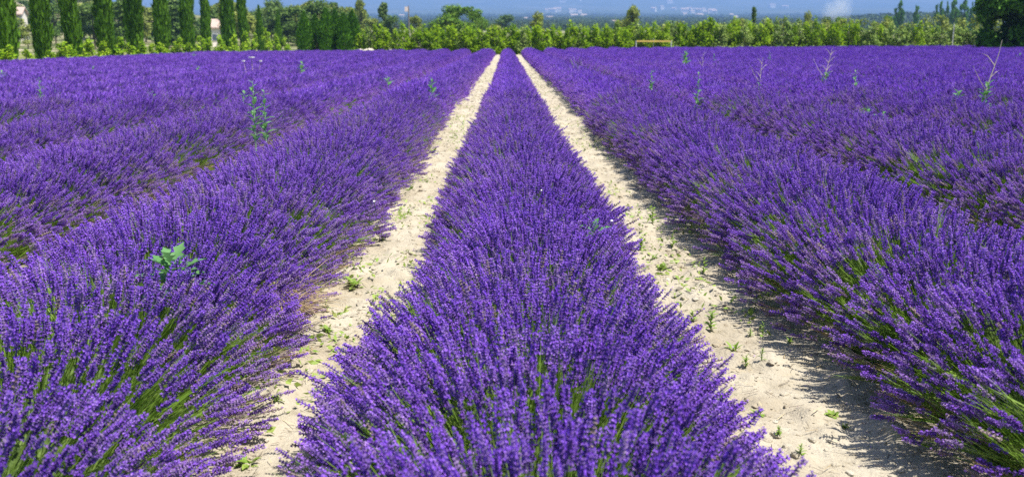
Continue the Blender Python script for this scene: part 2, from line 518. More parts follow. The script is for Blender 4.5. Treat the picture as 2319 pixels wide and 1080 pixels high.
SPK = [spike_mesh(i, M['petal_deep' if i >= 4 else 'petal'], M['calyx'], random.uniform(.055, .085), random.choice((6, 7, 8)), open_share=random.uniform(.4, .8)) for i in range(7)]
SPK += [spike_mesh(20 + i, M['petal_old'], M['faded' if i == 3 else 'calyx_old'], random.uniform(.05, .075), random.choice((6, 7)), open_share=.12 if i == 3 else random.uniform(.25, .5)) for i in range(4)]
SPK += [tuft_mesh(40 + i) for i in range(3)] + [tuft_mesh(48, M['dry']), tuft_mesh(49, M['faded'])]
N_NEW, N_LILAC, N_TUFT = 7, 4, 3
KIT = {}
def kit(name, meshes):
    col = bpy.data.collections.new(name)
    for i, me in enumerate(meshes):
        col.objects.link(bpy.data.objects.new('%s_%02d' % (name, i), me))
    KIT[name] = col
kit('near_kit', SPK)
kit('mid_kit', [clump_mesh(60 + i, 7, .11, i >= 4, 1.0) for i in range(6)] + [tuft_mesh(70 + i) for i in range(2)])
kit('far_kit', [clump_mesh(80 + i, 16, .22, i >= 4, 1.35) for i in range(6)])

def scatter_group(name, col):
    g = bpy.data.node_groups.new(name, 'GeometryNodeTree')
    g.interface.new_socket('Geometry', in_out='INPUT', socket_type='NodeSocketGeometry')
    g.interface.new_socket('Geometry', in_out='OUTPUT', socket_type='NodeSocketGeometry')
    gi, go = g.nodes.new('NodeGroupInput'), g.nodes.new('NodeGroupOutput')
    ip = g.nodes.new('GeometryNodeInstanceOnPoints')
    ci = g.nodes.new('GeometryNodeCollectionInfo')
    ci.inputs['Collection'].default_value = col
    ci.inputs['Separate Children'].default_value = True
    ci.inputs['Reset Children'].default_value = True
    g.links.new(gi.outputs[0], ip.inputs['Points'])
    g.links.new(ci.outputs[0], ip.inputs['Instance'])
    ip.inputs['Pick Instance'].default_value = True
    for nm, dt, sock in (('idx', 'INT', 'Instance Index'), ('rot', 'QUATERNION', 'Rotation'), ('scl', 'FLOAT', 'Scale')):
        a = g.nodes.new('GeometryNodeInputNamedAttribute')
        a.data_type = dt
        a.inputs['Name'].default_value = nm
        g.links.new([s for s in a.outputs if s.enabled and s.name == 'Attribute'][0], ip.inputs[sock])
    g.links.new(ip.outputs[0], go.inputs[0])
    return g
GROUPS = {k: scatter_group('scatter_' + k, c) for k, c in KIT.items()}

def scatter(name, kitname, P, Q, SC, IDX, parent=None):
    me = bpy.data.meshes.new(name)
    me.vertices.add(len(P))
    me.vertices.foreach_set('co', np.ascontiguousarray(P, np.float32).ravel())
    me.attributes.new('rot', 'QUATERNION', 'POINT').data.foreach_set('value', np.ascontiguousarray(Q, np.float32).ravel())
    me.attributes.new('scl', 'FLOAT', 'POINT').data.foreach_set('value', np.ascontiguousarray(SC, np.float32))
    me.attributes.new('idx', 'INT', 'POINT').data.foreach_set('value', np.ascontiguousarray(IDX, np.int32))
    o = link(name, me, parent)
    md = o.modifiers.new('scatter', 'NODES')
    md.node_group = GROUPS[kitname]
    o['kind'] = 'stuff'
    return o

def quats(D, roll):
    """rotation that takes +Z to D after a roll about Z"""
    D = D / np.linalg.norm(D, axis=1, keepdims=True)
    w = 1 + D[:, 2]
    q = np.stack([w, -D[:, 1], D[:, 0], np.zeros(len(D))], 1)
    q /= np.linalg.norm(q, axis=1, keepdims=True)
    c, s = np.cos(roll / 2), np.sin(roll / 2)
    return np.stack([q[:, 0] * c - q[:, 3] * s, q[:, 1] * c + q[:, 2] * s, q[:, 2] * c - q[:, 1] * s, q[:, 3] * c + q[:, 0] * s], 1)

PLANT = 0.52
def row_shape(X0, y, k):
    """centre, half width and height of row k at distance y: it wanders and bulges from plant to plant"""
    y = np.asarray(y, float)
    ph = k * 3.7
    pi_ = np.floor(y / PLANT + ph)
    t = (y / PLANT + ph) - pi_ - 0.5
    h1 = np.sin(pi_ * 12.9898 + k * 4.1) * 43758.5453; h1 = h1 - np.floor(h1)
    h2 = np.sin(pi_ * 78.233 + k * 9.7) * 12543.123; h2 = h2 - np.floor(h2)
    far = sstep(8, 40, y)
    bulge = 1 - (0.20 - .08 * far) * (2 * t) ** 2
    cx_ = X0 + 0.09 * (vnoise(y / 3.1, k * 7.3, 2) - .5) + 0.05 * (h2 - .5)
    w = (np.where(abs(k) > 1, .555, .60) - 0.02 * far) * bulge * (0.92 + 0.16 * h1) * (0.95 + .12 * vnoise(y / 2.3, k * 1.7, 4))
    edge_ = 0.0
    if k == 0:
        nr = 1 - sstep(3.0, 4.3, y)
        w = w - .115 + .15 * nr
        cx_ = cx_ + .025 - .035 * nr
    elif k == -1:
        nr = 1 - sstep(3.0, 4.4, y)
        w = w + .07 + .04 * nr
        cx_ = cx_ + .07 + .08 * nr
    elif k == 1:
        nr = 1 - sstep(3.2, 4.8, y)
        w = w - .06 * nr
        cx_ = cx_ + .05 * nr
    h = (0.61 - .03 * far + (0.03 if X0 > 1 else -0.01)) * (1 - .12 * (2 * t) ** 2) * (0.93 + 0.12 * h2) * (0.95 + .1 * vnoise(y / 2.7, k * 3.3, 6))
    return cx_, w, h, t * PLANT

def sample_row(X0, k, ya, yb, per_m, inset=0.0, amax=97):
    n = int((yb - ya) * per_m)
    if n < 1: return None
    y = rng.uniform(ya, yb, n)
    phi = rng.uniform(-1, 1, n)
    a = phi * R(amax)
    cx_, w, h, dy = row_shape(X0, y, k)
    ra = np.clip(np.abs(a), 0, math.pi / 2)
    sx = np.sign(a) * np.sin(ra) ** 0.92
    cz = np.where(np.abs(a) < math.pi / 2, np.abs(np.cos(a)) ** 1.08, -0.25 * (np.abs(a) - math.pi / 2))
    jit = rng.normal(0, .037, n) * (1 if inset == 0 else .6)
    w = w - inset
    h = h - inset * .45
    x = cx_ + (w + jit * .9) * sx
    z = gz(x, y) + 0.12 + (h - 0.12 - .06) * cz + jit * np.maximum(cz, .2) + rng.uniform(-.03, .03, n)
    D = np.stack([sx * 1.25 + rng.normal(0, .11, n), dy * 1.5 + rng.normal(0, .11, n), np.maximum(cz, 0) * 1.0 + .28 + rng.normal(0, .06, n)], 1)
    return np.stack([x, y, z], 1), D, phi

def in_view(P, margin=0.0):
    rel = (P - np.array([0, 0, CAM_H])) @ np.array(CAM_M)
    u = rel[:, 0] / -rel[:, 2] * F_PX
    v = rel[:, 1] / -rel[:, 2] * F_PX
    return (rel[:, 2] < 0) & (np.abs(u) < PHW / 2 + margin) & (np.abs(v) < PHH / 2 + margin)

ORD = 'first second third fourth fifth sixth seventh eighth ninth tenth eleventh twelfth thirteenth fourteenth fifteenth sixteenth seventeenth eighteenth nineteenth twentieth twenty-first twenty-second twenty-third twenty-fourth twenty-fifth twenty-sixth'.split()
SPACING, X_MID = 1.77, 0.09
T1, T2 = 15.0, 38.0
def make_row(k):
    X0 = X_MID + SPACING * k
    y0 = max(0.9, abs(X0) / 0.54 - 3.6)
    if y0 > FIELD_END - 3: return
    y1 = FIELD_END + 0.5 * math.sin(k * 1.7)
    root = empty('lavender_row', (0, 0, 0))
    if k == 0: lab = 'central lavender row running straight away between the two pale earth paths'
    elif k == -1: lab = 'lavender row bordering the left pale path, with dry straw at its foot'
    elif k == 1: lab = 'lavender row bordering the right pale path, casting shadows onto the earth'
    elif k < 0: lab = '%s lavender row to the left of the left pale path' % ORD[-k - 1]
    else: lab = '%s lavender row to the right of the right pale path' % ORD[k - 1]
    tag(root, lab, 'lavender row', 'lavender rows across the field')
    # leafy mound under the flowers
    ys = [y0]
    while ys[-1] < y1: ys.append(ys[-1] + max(.13, ys[-1] * .012))
    ys = np.array(ys)
    an = np.linspace(-R(90), R(90), 11)
    A, YY = np.meshgrid(an, ys)
    cx_, w, h, dy = row_shape(X0, YY, k)
    far = sstep(10, 40, YY)
    f = 0.60 + 0.22 * far + 0.20 * fbm(A * 3 + k, YY * 5, 31, 3)
    XX = cx_ + np.sin(A) * w * f * .92
    ZZ = gz(XX, YY) + 0.02 + (h * f * .9) * np.abs(np.cos(A)) ** 1.1
    mo = link('foliage', grid_mesh('foliage', XX, YY, ZZ, [M['mound']]), root)
    mo['kind'] = 'stuff'
    # single spikes
    if y0 < T1:
        P, D, phi = sample_row(X0, k, y0, T1, 2500)
        y = P[:, 1]
        g = fbm(P[:, 0] * 2.6, y * 2.0, 41, 3) + 0.25 * fbm(P[:, 0] * 9, y * 9, 43, 2)
        keep = rng.random(len(P)) < np.clip(0.80 - 1.5 * np.maximum(0, g - .03) - (.45 + .3 * (k != 0)) * np.maximum(0, np.abs(phi) - .64) / .3 + .1, .10, 1)
        # past 8 m a few can go
        keep &= rng.random(len(P)) < np.interp(y, [0, 7, 15], [1, 1, .8])
        P, D, phi, g = P[keep], D[keep], phi[keep], g[keep]
        n = len(P)
        SC = rng.uniform(.78, 1.08, n) * np.interp(P[:, 1], [0, 6, 15], [1, 1, 1.12])
        pl = np.floor(P[:, 1] / PLANT + k * 3.7)                 # each plant has its own bloom stage
        hp = np.sin(pl * 39.3 + k * 17.1) * 9311.7; hp = hp - np.floor(hp)
        old = rng.random(n) < np.clip(.05 + .42 * hp ** 2 + .95 * np.maximum(0, np.abs(phi) - .33), 0, .8)  # older plants, plus extra lilac down the flanks that paints them as lit
        deep = rng.random(n) < np.where(vnoise(pl * .9, np.full(n, k * 5.3), 8) > .5, .75, .2)
        tuft = rng.random(n) < np.clip(.08 + (.7 + .9 * 1.0 * sstep(.3, .7, np.abs(phi))) * g + .08 * sstep(.3, .75, np.abs(phi)), .04, .6)
        IDX = np.where(old, N_NEW + rng.integers(0, N_LILAC, n), np.where(deep, rng.integers(4, 7, n), rng.integers(0, 4, n)))
        IDX = np.where(tuft, N_NEW + N_LILAC + rng.integers(0, N_TUFT, n), IDX)
        IDX = np.where(tuft & (np.abs(phi) > .74) & (rng.random(n) < .75), N_NEW + N_LILAC + N_TUFT + rng.integers(0, 2, n), IDX)
        P[tuft, 2] -= .03 * (np.abs(phi[tuft]) < .4)
        Q = quats(D, rng.uniform(0, 6.28, n))
        if abs(k) <= 1:
            dist = np.linalg.norm(P - np.array([0, 0, CAM_H]), axis=1)
            ok = (~tuft) & in_view(P, -10) & (np.abs(phi) < .93)
            # the side facing away from the lens is hidden
            ok &= (k == 0) | (phi * np.sign(-k) > -.35)
            order = np.argsort(np.where(ok, dist, 1e9))[:300]
            for i in order:
                o = bpy.data.objects.new('flower_spike', SPK[IDX[i]])
                o.parent = root
                o.location = P[i]
                o.rotation_mode = 'QUATERNION'
                o.rotation_quaternion = Q[i]
                o.scale = (SC[i],) * 3
                C.objects.link(o)
            m = np.ones(n, bool)
            m[order] = False
            P, Q, SC, IDX = P[m], Q[m], SC[m], IDX[m]
        scatter('flower_spikes', 'near_kit', P, Q, SC, IDX, root)
    ya = max(y0, T1)
    if ya < T2:
        P, D, phi = sample_row(X0, k, ya, T2, 190, .07, 88)
        g = fbm(P[:, 0] * 1.6, P[:, 1] * 1.2, 41, 3)
        kp = rng.random(len(P)) < 1 - (.75 if k else .3) * sstep(.6, .92, np.abs(phi))
        P, D, phi, g = P[kp], D[kp], phi[kp], g[kp]
        n = len(P)
        IDX = np.where(rng.random(n) < np.clip(.04 + 1.0 * np.maximum(0, np.abs(phi) - .33), 0, .75), 4 + rng.integers(0, 2, n), rng.integers(0, 4, n))  # lilac clumps gather on the flanks, their sunlit look put into colour
        IDX = np.where(rng.random(n) < np.clip(.10 + .8 * g, .03, .35), 6 + rng.integers(0, 2, n), IDX)
        scatter('flower_masses', 'mid_kit', P, quats(D, rng.uniform(0, 6.28, n)), rng.uniform(.9, 1.2, n), IDX, root)
    ya = max(y0, T2)
    P, D, phi = sample_row(X0, k, ya, y1, 85, .15, 80)
    n = len(P)
    IDX = np.where(rng.random(n) < np.clip(.04 + .9 * np.maximum(0, np.abs(phi) - .33), 0, .7), 4 + rng.integers(0, 2, n), rng.integers(0, 4, n))  # flanks again painted lighter by a larger lilac share
    scatter('distant_flower_masses', 'far_kit', P, quats(D, rng.uniform(0, 6.28, n)), rng.uniform(.85, 1.15, n), IDX, root)

for k in range(-14, 26):
    make_row(k)

# ------------------------------------------------------------------ leaf clouds for shrubs and trees
def leaf_quads(Cn, Nrm, size, aspect=1.6, fold=0.0):
    """a quad at each centre, facing Nrm"""
    n = len(Cn)
    Nrm = Nrm / (np.linalg.norm(Nrm, axis=1, keepdims=True) + 1e-9)
    t = rng.normal(size=(n, 3))
    a = np.cross(Nrm, t); a /= np.linalg.norm(a, axis=1, keepdims=True) + 1e-9
    b = np.cross(Nrm, a)
    s = (size * rng.uniform(.6, 1.3, n))[:, None]
    a, b = a * s * aspect * .5, b * s * .5
    return np.stack([Cn - a * .9 - b * .35, Cn - a * .1 - b, Cn + a, Cn - a * .1 + b], 1)

def lobes_cloud(lobes, n, size, shell=.55, aspect=1.6, outward=.8):
    """lobes: list of (centre, radii); leaves lie mostly in the outer shell of each lobe"""
    vol = np.array([r[0] * r[1] + r[1] * r[2] + r[0] * r[2] for _, r in lobes])
    cnt = np.maximum(3, (n * vol / vol.sum()).astype(int))
    Vs = []
    for (c, r), m in zip(lobes, cnt):
        d = rng.normal(size=(m, 3)); d /= np.linalg.norm(d, axis=1, keepdims=True)
        rad = shell + (1 - shell) * rng.random(m) ** .6
        rad *= 1 + .15 * rng.normal(size=m)
        P = np.array(c) + d * rad[:, None] * np.array(r)
        Vs.append(leaf_quads(P, d * outward + rng.normal(0, .55, (m, 3)) + np.array([0, 0, .65]), size, aspect))
    return np.concatenate(Vs)

def trunk_mb(h, r, limbs=4, spread=1.0, seed=0, lean=0.0):
    q = random.Random(seed)
    mb = MB()
    mb.tube([(0, 0, -.3), (0, 0, h * .3), (lean * h * .3 + q.uniform(-.03, .03) * h, 0, h * .65), (lean * h, 0, h * .95)], [r * 1.25, r, r * .7, r * .25], 7)
    for i in range(limbs):
        a = 6.28 * i / max(1, limbs) + q.random()
        z = h * q.uniform(.3, .6)
        mb.tube([(lean * z, 0, z), (lean * z + math.cos(a) * spread * .5, math.sin(a) * spread * .5, z + h * .16), (lean * h + math.cos(a) * spread, math.sin(a) * spread, z + h * .36)], [r * .5, r * .35, r * .12], 5)
    return mb

def column_crown(h, w, n, size, seed, base=.15, fat=.55, mat='cypress', tip=True):
    """narrow columnar conifer: upright sprays standing off a spindle"""
    global rng
    r = np.random.default_rng(seed)
    t = r.random(n) ** .9
    prof = np.where(t < fat * .5, .72 + .28 * np.sin(t / (fat * .5) * math.pi / 2), np.maximum(0.03, 1 - ((t - fat * .5) / (1 - fat * .5)) ** 1.9))
    a = r.uniform(0, 2 * math.pi, n)
    lump = 1 + .22 * (vnoise(a / 6.283 * 5 + seed, t * h * 1.1, seed) - .5) * 2 + .15 * (vnoise(a / 6.283 * 11 + seed, t * h * 3.1, seed + 3) - .5) * 2
    rad = w * .5 * prof * lump * (.62 + .42 * r.random(n))
    P = np.stack([np.cos(a) * rad, np.sin(a) * rad, base + t * (h - base)], 1)
    out = np.stack([np.cos(a), np.sin(a), np.zeros(n)], 1)
    # spray: blade rising up and slightly outward
    up = out * r.uniform(.1, .55, n)[:, None] + np.array([0, 0, 1.0]) + r.normal(0, .18, (n, 3))
    up /= np.linalg.norm(up, axis=1, keepdims=True)
    side = np.cross(up, out + r.normal(0, .5, (n, 3))); side /= np.linalg.norm(side, axis=1, keepdims=True) + 1e-9
    L = (size * r.uniform(.7, 1.5, n))[:, None]
    V = np.stack([P - up * L * .3, P + side * L * .24, P + up * L, P - side * L * .24], 1)
    return quad_mesh('crown', V, M[mat])

# cypress row along the left side of the field
CY_X = -28.2
def px_on_line(px, X):
    # depth at which a photo column meets the line x = X
    d = ray(px, 110)
    return X * d.y / d.x
cy_var = []
for i in range(4):
    e = column_crown(9.5, 1.55, 5200, .30, 100 + i, .05, .5)
    cy_var.append((e, trunk_mb(8.5, .13, 0, seed=i).mesh('trunk', M['wood'])))
cyp = [(18, 9.6, 1.12, 'tall dark cypress cut by the left edge of the picture'),
       (98, 9.4, 1.0, 'tall dark cypress, second of the row from the left edge'),
       (170, 9.6, 1.05, 'tall dark cypress, third of the row from the left edge'),
       (240, 9.2, 1.1, 'tall dark cypress, fourth of the row from the left edge'),
       (308, 9.4, 1.25, 'broad cypress with a side shoot, fifth of the row from the left edge'),
       (368, 9.6, 1.15, 'tall dark cypress, sixth of the row from the left edge'),
       (427, 9.8, 1.1, 'tall dark cypress, seventh of the row from the left edge'),
       (469, 9.6, .78, 'slender cypress, thinnest of the tall row on the left'),
       (520, 10.2, 1.35, 'wide cypress just right of the slender one in the row'),
       (556, 10, .95, 'last tall cypress of the row, its top out of the picture'),
       (591, 5.3, .85, 'short pointed cypress just right of the tall cypress row'),
       (632, 5.0, .8, 'short pointed cypress between the tall row and the conifer clump')]
for i, (px, h, ws, lab) in enumerate(cyp):
    Y = px_on_line(px, CY_X)
    me, tk = cy_var[i % 4]
    t = tag(empty('cypress_tree', (CY_X, Y, float(gz(CY_X, Y)) - .05), i * 1.3), lab, 'cypress', 'cypresses along the left edge of the field')
    t.rotation_euler[0], t.rotation_euler[1] = .022 * math.sin(i * 2.3), .022 * math.sin(i * 4.1)
    link('crown', me, t, scale=(ws * .68, ws * .68, h / 9.5))
    link('trunk', tk, t, scale=(1, 1, h / 9.5))
    if i == 4:
        V = column_crown(5.5, .7, 1500, .28, 177, .05, .5)
        link('crown', V, t, loc=(.62, .2, 2.3), rot=(0, .08, 0))

# clump of columnar conifers at the end of the cypress row
th_var = [column_crown(4.6, 1.5, 3600, .20, 200 + i, .0, .75, 'thuja') for i in range(3)]
th_tk = trunk_mb(4, .09, 0).mesh('trunk', M['wood'])
for i, (px, top, ws) in enumerate(((688, 30, .95), (713, 36, .9), (737, 22, 1.05), (758, 24, .95), (777, 33, 1.0), (797, 26, .95))):
    Y = 87.5 + (i % 2) * 1.2
    p = at_depth(px, top, Y)
    g0 = float(gz(p.x, Y))
    t = tag(empty('columnar_conifer', (p.x, Y, g0), i), 'bright green columnar conifer, %s from the left in the dense clump' % ORD[i], 'conifer', 'clump of columnar conifers left of the hedge')
    link('crown', th_var[i % 3], t, scale=(ws, ws, (p.z - g0) / 4.6))
    link('trunk', th_tk, t)

# lime green shrubs in front of the cypresses
def shrub_var(n, size, mat, h, w, seed, nl=7):
    global rng
    keep = rng
    rng = np.random.default_rng(seed)
    lobes = []
    for j in range(nl):
        t = (j + .5) / nl
        a = rng.uniform(0, 6.28)
        rr = w * .5 * (1.0 - .55 * t) * rng.uniform(.5, .75)
        lobes.append(((math.cos(a) * w * .28 * (1 - .6 * t), math.sin(a) * w * .28 * (1 - .6 * t), h * (.12 + .78 * t)), (rr, rr, h * rng.uniform(.12, .2))))
    V = lobes_cloud(lobes, n, size, .35, 1.5, .6)
    rng = keep
    return quad_mesh('foliage', V, mat)
def stems_mesh(h, w, seed):
    q = random.Random(seed)
    mb = MB()
    for j in range(4):
        a = q.random() * 6.28
        mb.tube([(0, 0, -.1), (math.cos(a) * w * .1, math.sin(a) * w * .1, h * .4), (math.cos(a) * w * .22, math.sin(a) * w * .22, h * .8)], [.022, .016, .006], 5)
    return mb.mesh('stem', M['wood'])
lime_var = [shrub_var(620, .15, M['lime'], 2.2, 1.3, 300 + i) for i in range(4)]
lime_st = stems_mesh(2.2, 1.3, 9)
lime_px = [(14, 100, 1), (64, 108, .8), (112, 112, .7), (140, 88, .95), (160, 100, .9), (200, 84, 1.1), (233, 92, 1), (272, 78, 1.1), (292, 95, .9), (318, 90, 1), (345, 96, .8), (366, 92, 1),
           (404, 84, 1.1), (432, 94, .9), (455, 80, 1), (472, 80, .9), (500, 78, 1.1), (530, 74, 1), (556, 70, 1.15), (578, 70, 1), (604, 62, 1.1), (624, 74, 1), (646, 84, 1)]
for i, (px, top, ws) in enumerate(lime_px):
    X = -26.9 - .5 * (i % 3 == 1)
    Y = px_on_line(px, X)
    p = at_depth(px, top, Y)
    g0 = float(gz(X, Y))
    t = tag(empty('lime_shrub', (X, Y, g0 - .03), i * 2.1), 'lime green leafy shrub at the foot of the cypress row, %s from the left' % ORD[i], 'shrub', 'lime green shrubs below the cypresses')
    link('foliage', lime_var[i % 4], t, scale=(ws, ws, (p.z - g0) / 2.2))
    link('stem', lime_st, t, scale=(1, 1, (p.z - g0) / 2.2))

# hedge along the far end of the field
HSEC = [(900, 'beside the pale blocks at the left end'), (985, 'between the pale blocks and the broad round tree'), (1105, 'below the broad round tree'), (1190, 'at the far end of the central row'),
        (1300, 'below the lone oval tree'), (1400, 'between the lone oval and the leaning oval tree'), (1530, 'behind the yellow-barred frame'), (1680, 'right of the yellow-barred frame'),
        (1800, 'below the small conical tree'), (1960, 'below the smoke'), (2100, 'below the two lone poplars'), (9999, 'beside the big dark conifer')]
hv = [shrub_var(760, .13, M['hedge'], 2.6, 1.45, 400 + i, 9) for i in range(5)] + [shrub_var(760, .12, M['hedge_pale'], 2.6, 1.5, 420 + i, 8) for i in range(3)] + [shrub_var(640, .14, M['lime'], 2.4, 1.1, 440, 8)]
hs = stems_mesh(2.5, 1.2, 31)
q = random.Random(5)
px = 812.0
hi = 0
while px < 2240:
    Y = 84.6 + q.uniform(-.5, .9)
    base_top = np.interp(px, [812, 860, 980, 1100, 1300, 1450, 1600, 1800, 1950, 2100, 2240], [66, 54, 59, 57, 55, 52, 46, 44, 54, 58, 62])
    p = at_depth(px, base_top + q.uniform(-9, 10), Y)
    g0 = float(gz(p.x, Y))
    t = tag(empty('hedge_shrub', (p.x, Y, g0), q.uniform(0, 6.28)), None, 'shrub', 'hedge at the far end of the field')
    v = q.choice((0, 1, 2, 3, 4, 0, 1, 2, 5, 6, 7, 8)) if px < 1960 else q.choice((5, 6, 7, 0, 1))
    sec = [s_ for lim, s_ in HSEC if px < lim][0]
    t['label'] = '%s hedge shrub %s' % ('mid green' if v < 5 else 'pale green' if v < 8 else 'lime green', sec)
    ws = q.uniform(.8, 1.25)
    link('foliage', hv[v], t, scale=(ws, ws, (p.z - g0) / 2.6))
    link('stem', hs, t, scale=(1, 1, (p.z - g0) / 2.6))
    px += q.uniform(10, 17)
    hi += 1
# second, taller olive toned belt behind the right half of the hedge
belt = [shrub_var(900, .19, M['olive'], 4.2, 3.0, 460 + i, 11) for i in range(3)] + [shrub_var(900, .18, M['hedge'], 4.0, 2.6, 470, 11)]
bs = stems_mesh(4, 2.4, 33)
px = 985.0
while px < 2290:
    Y = 96 + q.uniform(-2, 5)
    top = np.interp(px, [985, 1200, 1380, 1490, 1600, 1700, 1800, 1900, 1960, 2060, 2150, 2290], [56, 59, 57, 50, 44, 40, 40, 38, 42, 40, 30, 20])
    p = at_depth(px, top + q.uniform(-4, 9), Y)
    g0 = float(gz(p.x, Y))
    t = tag(empty('belt_shrub', (p.x, Y, g0), q.uniform(0, 6.28)), 'olive green bush behind the hedge, ' + [s_ for lim, s_ in HSEC if px < lim][0], 'bush', 'tall bushes behind the hedge')
    v = q.choice((3, 3, 1)) if px < 1490 else q.choice((0, 1, 2, 3)) if px < 1850 else q.choice((0, 1, 2))
    link('foliage', belt[v], t, scale=(q.uniform(.8, 1.15),) * 2 + ((p.z - g0) / 4.2,))
    link('stem', bs, t)
    px += q.uniform(30, 46)

# ------------------------------------------------------------------ trees behind the hedge
def crown_var(n, size, mat, seed, shape='round', nl=14):
    """unit crown: 1 wide, 1 high, base at 0"""
    global rng
    keep = rng
    rng = np.random.default_rng(seed)
    lobes = []
    for j in range(nl):
        if shape == 'round':
            z = rng.uniform(.18, .88)
            wz = math.sqrt(max(.05, 1 - ((z - .45) / .58) ** 2))
        elif shape == 'oval':
            z = rng.uniform(.12, .92)
            wz = math.sqrt(max(.03, 1 - ((z - .45) / .55) ** 2)) * .85
        elif shape == 'cone':
            z = rng.uniform(.08, .95) ** 1.1
            wz = 1.0 - .88 * z
        else:
            z = rng.uniform(.05, .96)
            wz = .8 if z < .7 else .8 * (1.02 - z) / .32
        a = rng.uniform(0, 6.28)
        q_ = math.sqrt(rng.random()) * .34 * wz
        rr = rng.uniform(.12, .2) * (.5 + .5 * wz)
        lobes.append(((math.cos(a) * q_, math.sin(a) * q_, z), (rr, rr, rr * rng.uniform(.55, .8))))
    V = lobes_cloud(lobes, n, size, .45, 1.5, .7)
    rng = keep
    return quad_mesh('crown', V, M[mat])
CR = {
    'round_broad': crown_var(6500, .033, 'broad', 501, 'round', 34),
    'round_pine': crown_var(2200, .045, 'pine', 502, 'round', 14),
    'oval_olive': crown_var(3600, .042, 'olive', 503, 'oval', 26),
    'cone_pine': crown_var(3000, .045, 'pine', 504, 'cone', 28),
    'round_olive': crown_var(1900, .05, 'olive', 505, 'round', 12),
    'column': crown_var(2400, .06, 'thuja', 506, 'column', 26),
    'column_b': crown_var(2400, .06, 'thuja', 507, 'column', 26),
}
TR = {k: trunk_mb(1, .03, 4, .25, i).mesh('trunk', M['wood']) for i, k in enumerate(CR)}
def tree(name, kind, px, top, wpx, Y, lab, cat='tree', group=None, low=.08, lean=0.0):
    p = at_depth(px, top, Y)
    g0 = float(gz(p.x, Y))
    h = max(1.0, p.z - g0)
    w = wpx * Y / F_PX * (1.7 if kind.startswith('column') else 1.15)
    t = tag(empty(name, (p.x, Y, g0), (px * 1.7) % 6.28), lab, cat, group)
    t.rotation_euler[1] = lean
    link('crown', CR[kind], t, loc=(0, 0, h * low), scale=(w, w, h * (1 - low)))
    link('trunk', TR[kind], t, scale=(min(w, h * .6), min(w, h * .6), h * .85))
    return t
GB = 'trees standing behind the hedge'
tree('broadleaf_tree', 'round_broad', 1034, 10, 104, 150, 'broad round-crowned green tree behind the hedge, biggest near the middle', group=GB)
tree('broadleaf_tree', 'round_broad', 1076, 20, 56, 156, 'lower green tree merging with the right flank of the broad round tree', group=GB)
tree('pine_tree', 'cone_pine', 868, 4, 56, 190, 'dark peaked pine behind the left end of the hedge', group=GB)
tree('pine_tree', 'round_pine', 893, 30, 44, 185, 'low rounded pine leaning against the peaked pine', group=GB)
tree('small_tree', 'round_olive', 942, 29, 34, 170, 'small round olive-green tree just right of the utility pole', group=GB)
tree('small_tree', 'round_broad', 985, 48, 56, 165, 'low green tree between the pole and the broad round tree', group=GB)
tree('dusky_tree', 'round_pine', 1145, 30, 66, 330, 'dusky blue-green tree farther off, right of the broad round tree', group=GB)
tree('oval_tree', 'oval_olive', 1217, 25, 42, 150, 'oval olive-green tree standing alone above the middle of the hedge', group=GB)
tree('tall_oval_tree', 'oval_olive', 1434, 11, 48, 150, 'tall leaning oval tree above the hedge left of the yellow-barred frame', group=GB, lean=-.03)
tree('grey_tree', 'round_olive', 1408, 40, 36, 156, 'low grey-green tree at the left foot of the tall leaning oval tree', group=GB)
tree('conical_tree', 'cone_pine', 1709, 14, 30, 140, 'small dark conical tree poking above the hedge right of the yellow-barred frame', group=GB)
tree('small_tree', 'round_olive', 1672, 36, 40, 170, 'pale rounded tree left of the small conical tree', group=GB)
tree('small_tree', 'oval_olive', 1832, 24, 30, 150, 'narrow olive tree above the hedge left of the smoke', group=GB)
tree('small_tree', 'round_pine', 1870, 33, 32, 160, 'dark small tree above the hedge just left of the smoke', group=GB)
tree('small_tree', 'round_broad', 1905, 38, 44, 140, 'green rounded tree directly under the smoke', group=GB)
tree('pale_tree', 'oval_olive', 816, -6, 34, 210, 'pale grey-green upright tree right of the conifer clump', group=GB)
tree('pale_tree', 'round_olive', 838, 36, 44, 200, 'low pale grey-green tree between the conifer clump and the peaked pine', group=GB)
tree('grey_tree', 'round_olive', 1118, 52, 40, 140, 'low grey bush-like tree at the right foot of the broad round tree', group=GB)
tree('broadleaf_tree', 'round_broad', 2012, 34, 32, 150, 'dark rounded tree at the left foot of the two lone poplars', group=GB)
GP = 'distant poplars on the right'
for px, top, w, lab in ((2043, -4, 15, 'tall distant poplar, taller of the lone pair'), (2031, 14, 11, 'short distant poplar at the left side of the lone tall poplar'),
                        (2077, 9, 13, 'lone short distant poplar standing right of the tall pair'), (2123, 6, 9, 'slim distant poplar, first of the far right group'),
                        (2135, -2, 12, 'distant poplar, second of the far right group'), (2146, 3, 10, 'distant poplar, third of the far right group'),
                        (2165, -8, 19, 'thick distant poplar, fourth of the far right group'), (2188, -8, 18, 'thick distant poplar, fifth of the far right group'),
                        (2202, 5, 10, 'slim distant poplar, sixth of the far right group'), (2215, -9, 16, 'distant poplar beside the big dark tree at the right edge')):
    tree('poplar_tree', 'column' if px % 2 else 'column_b', px, top, w, 380, lab, 'poplar', GP, .02)

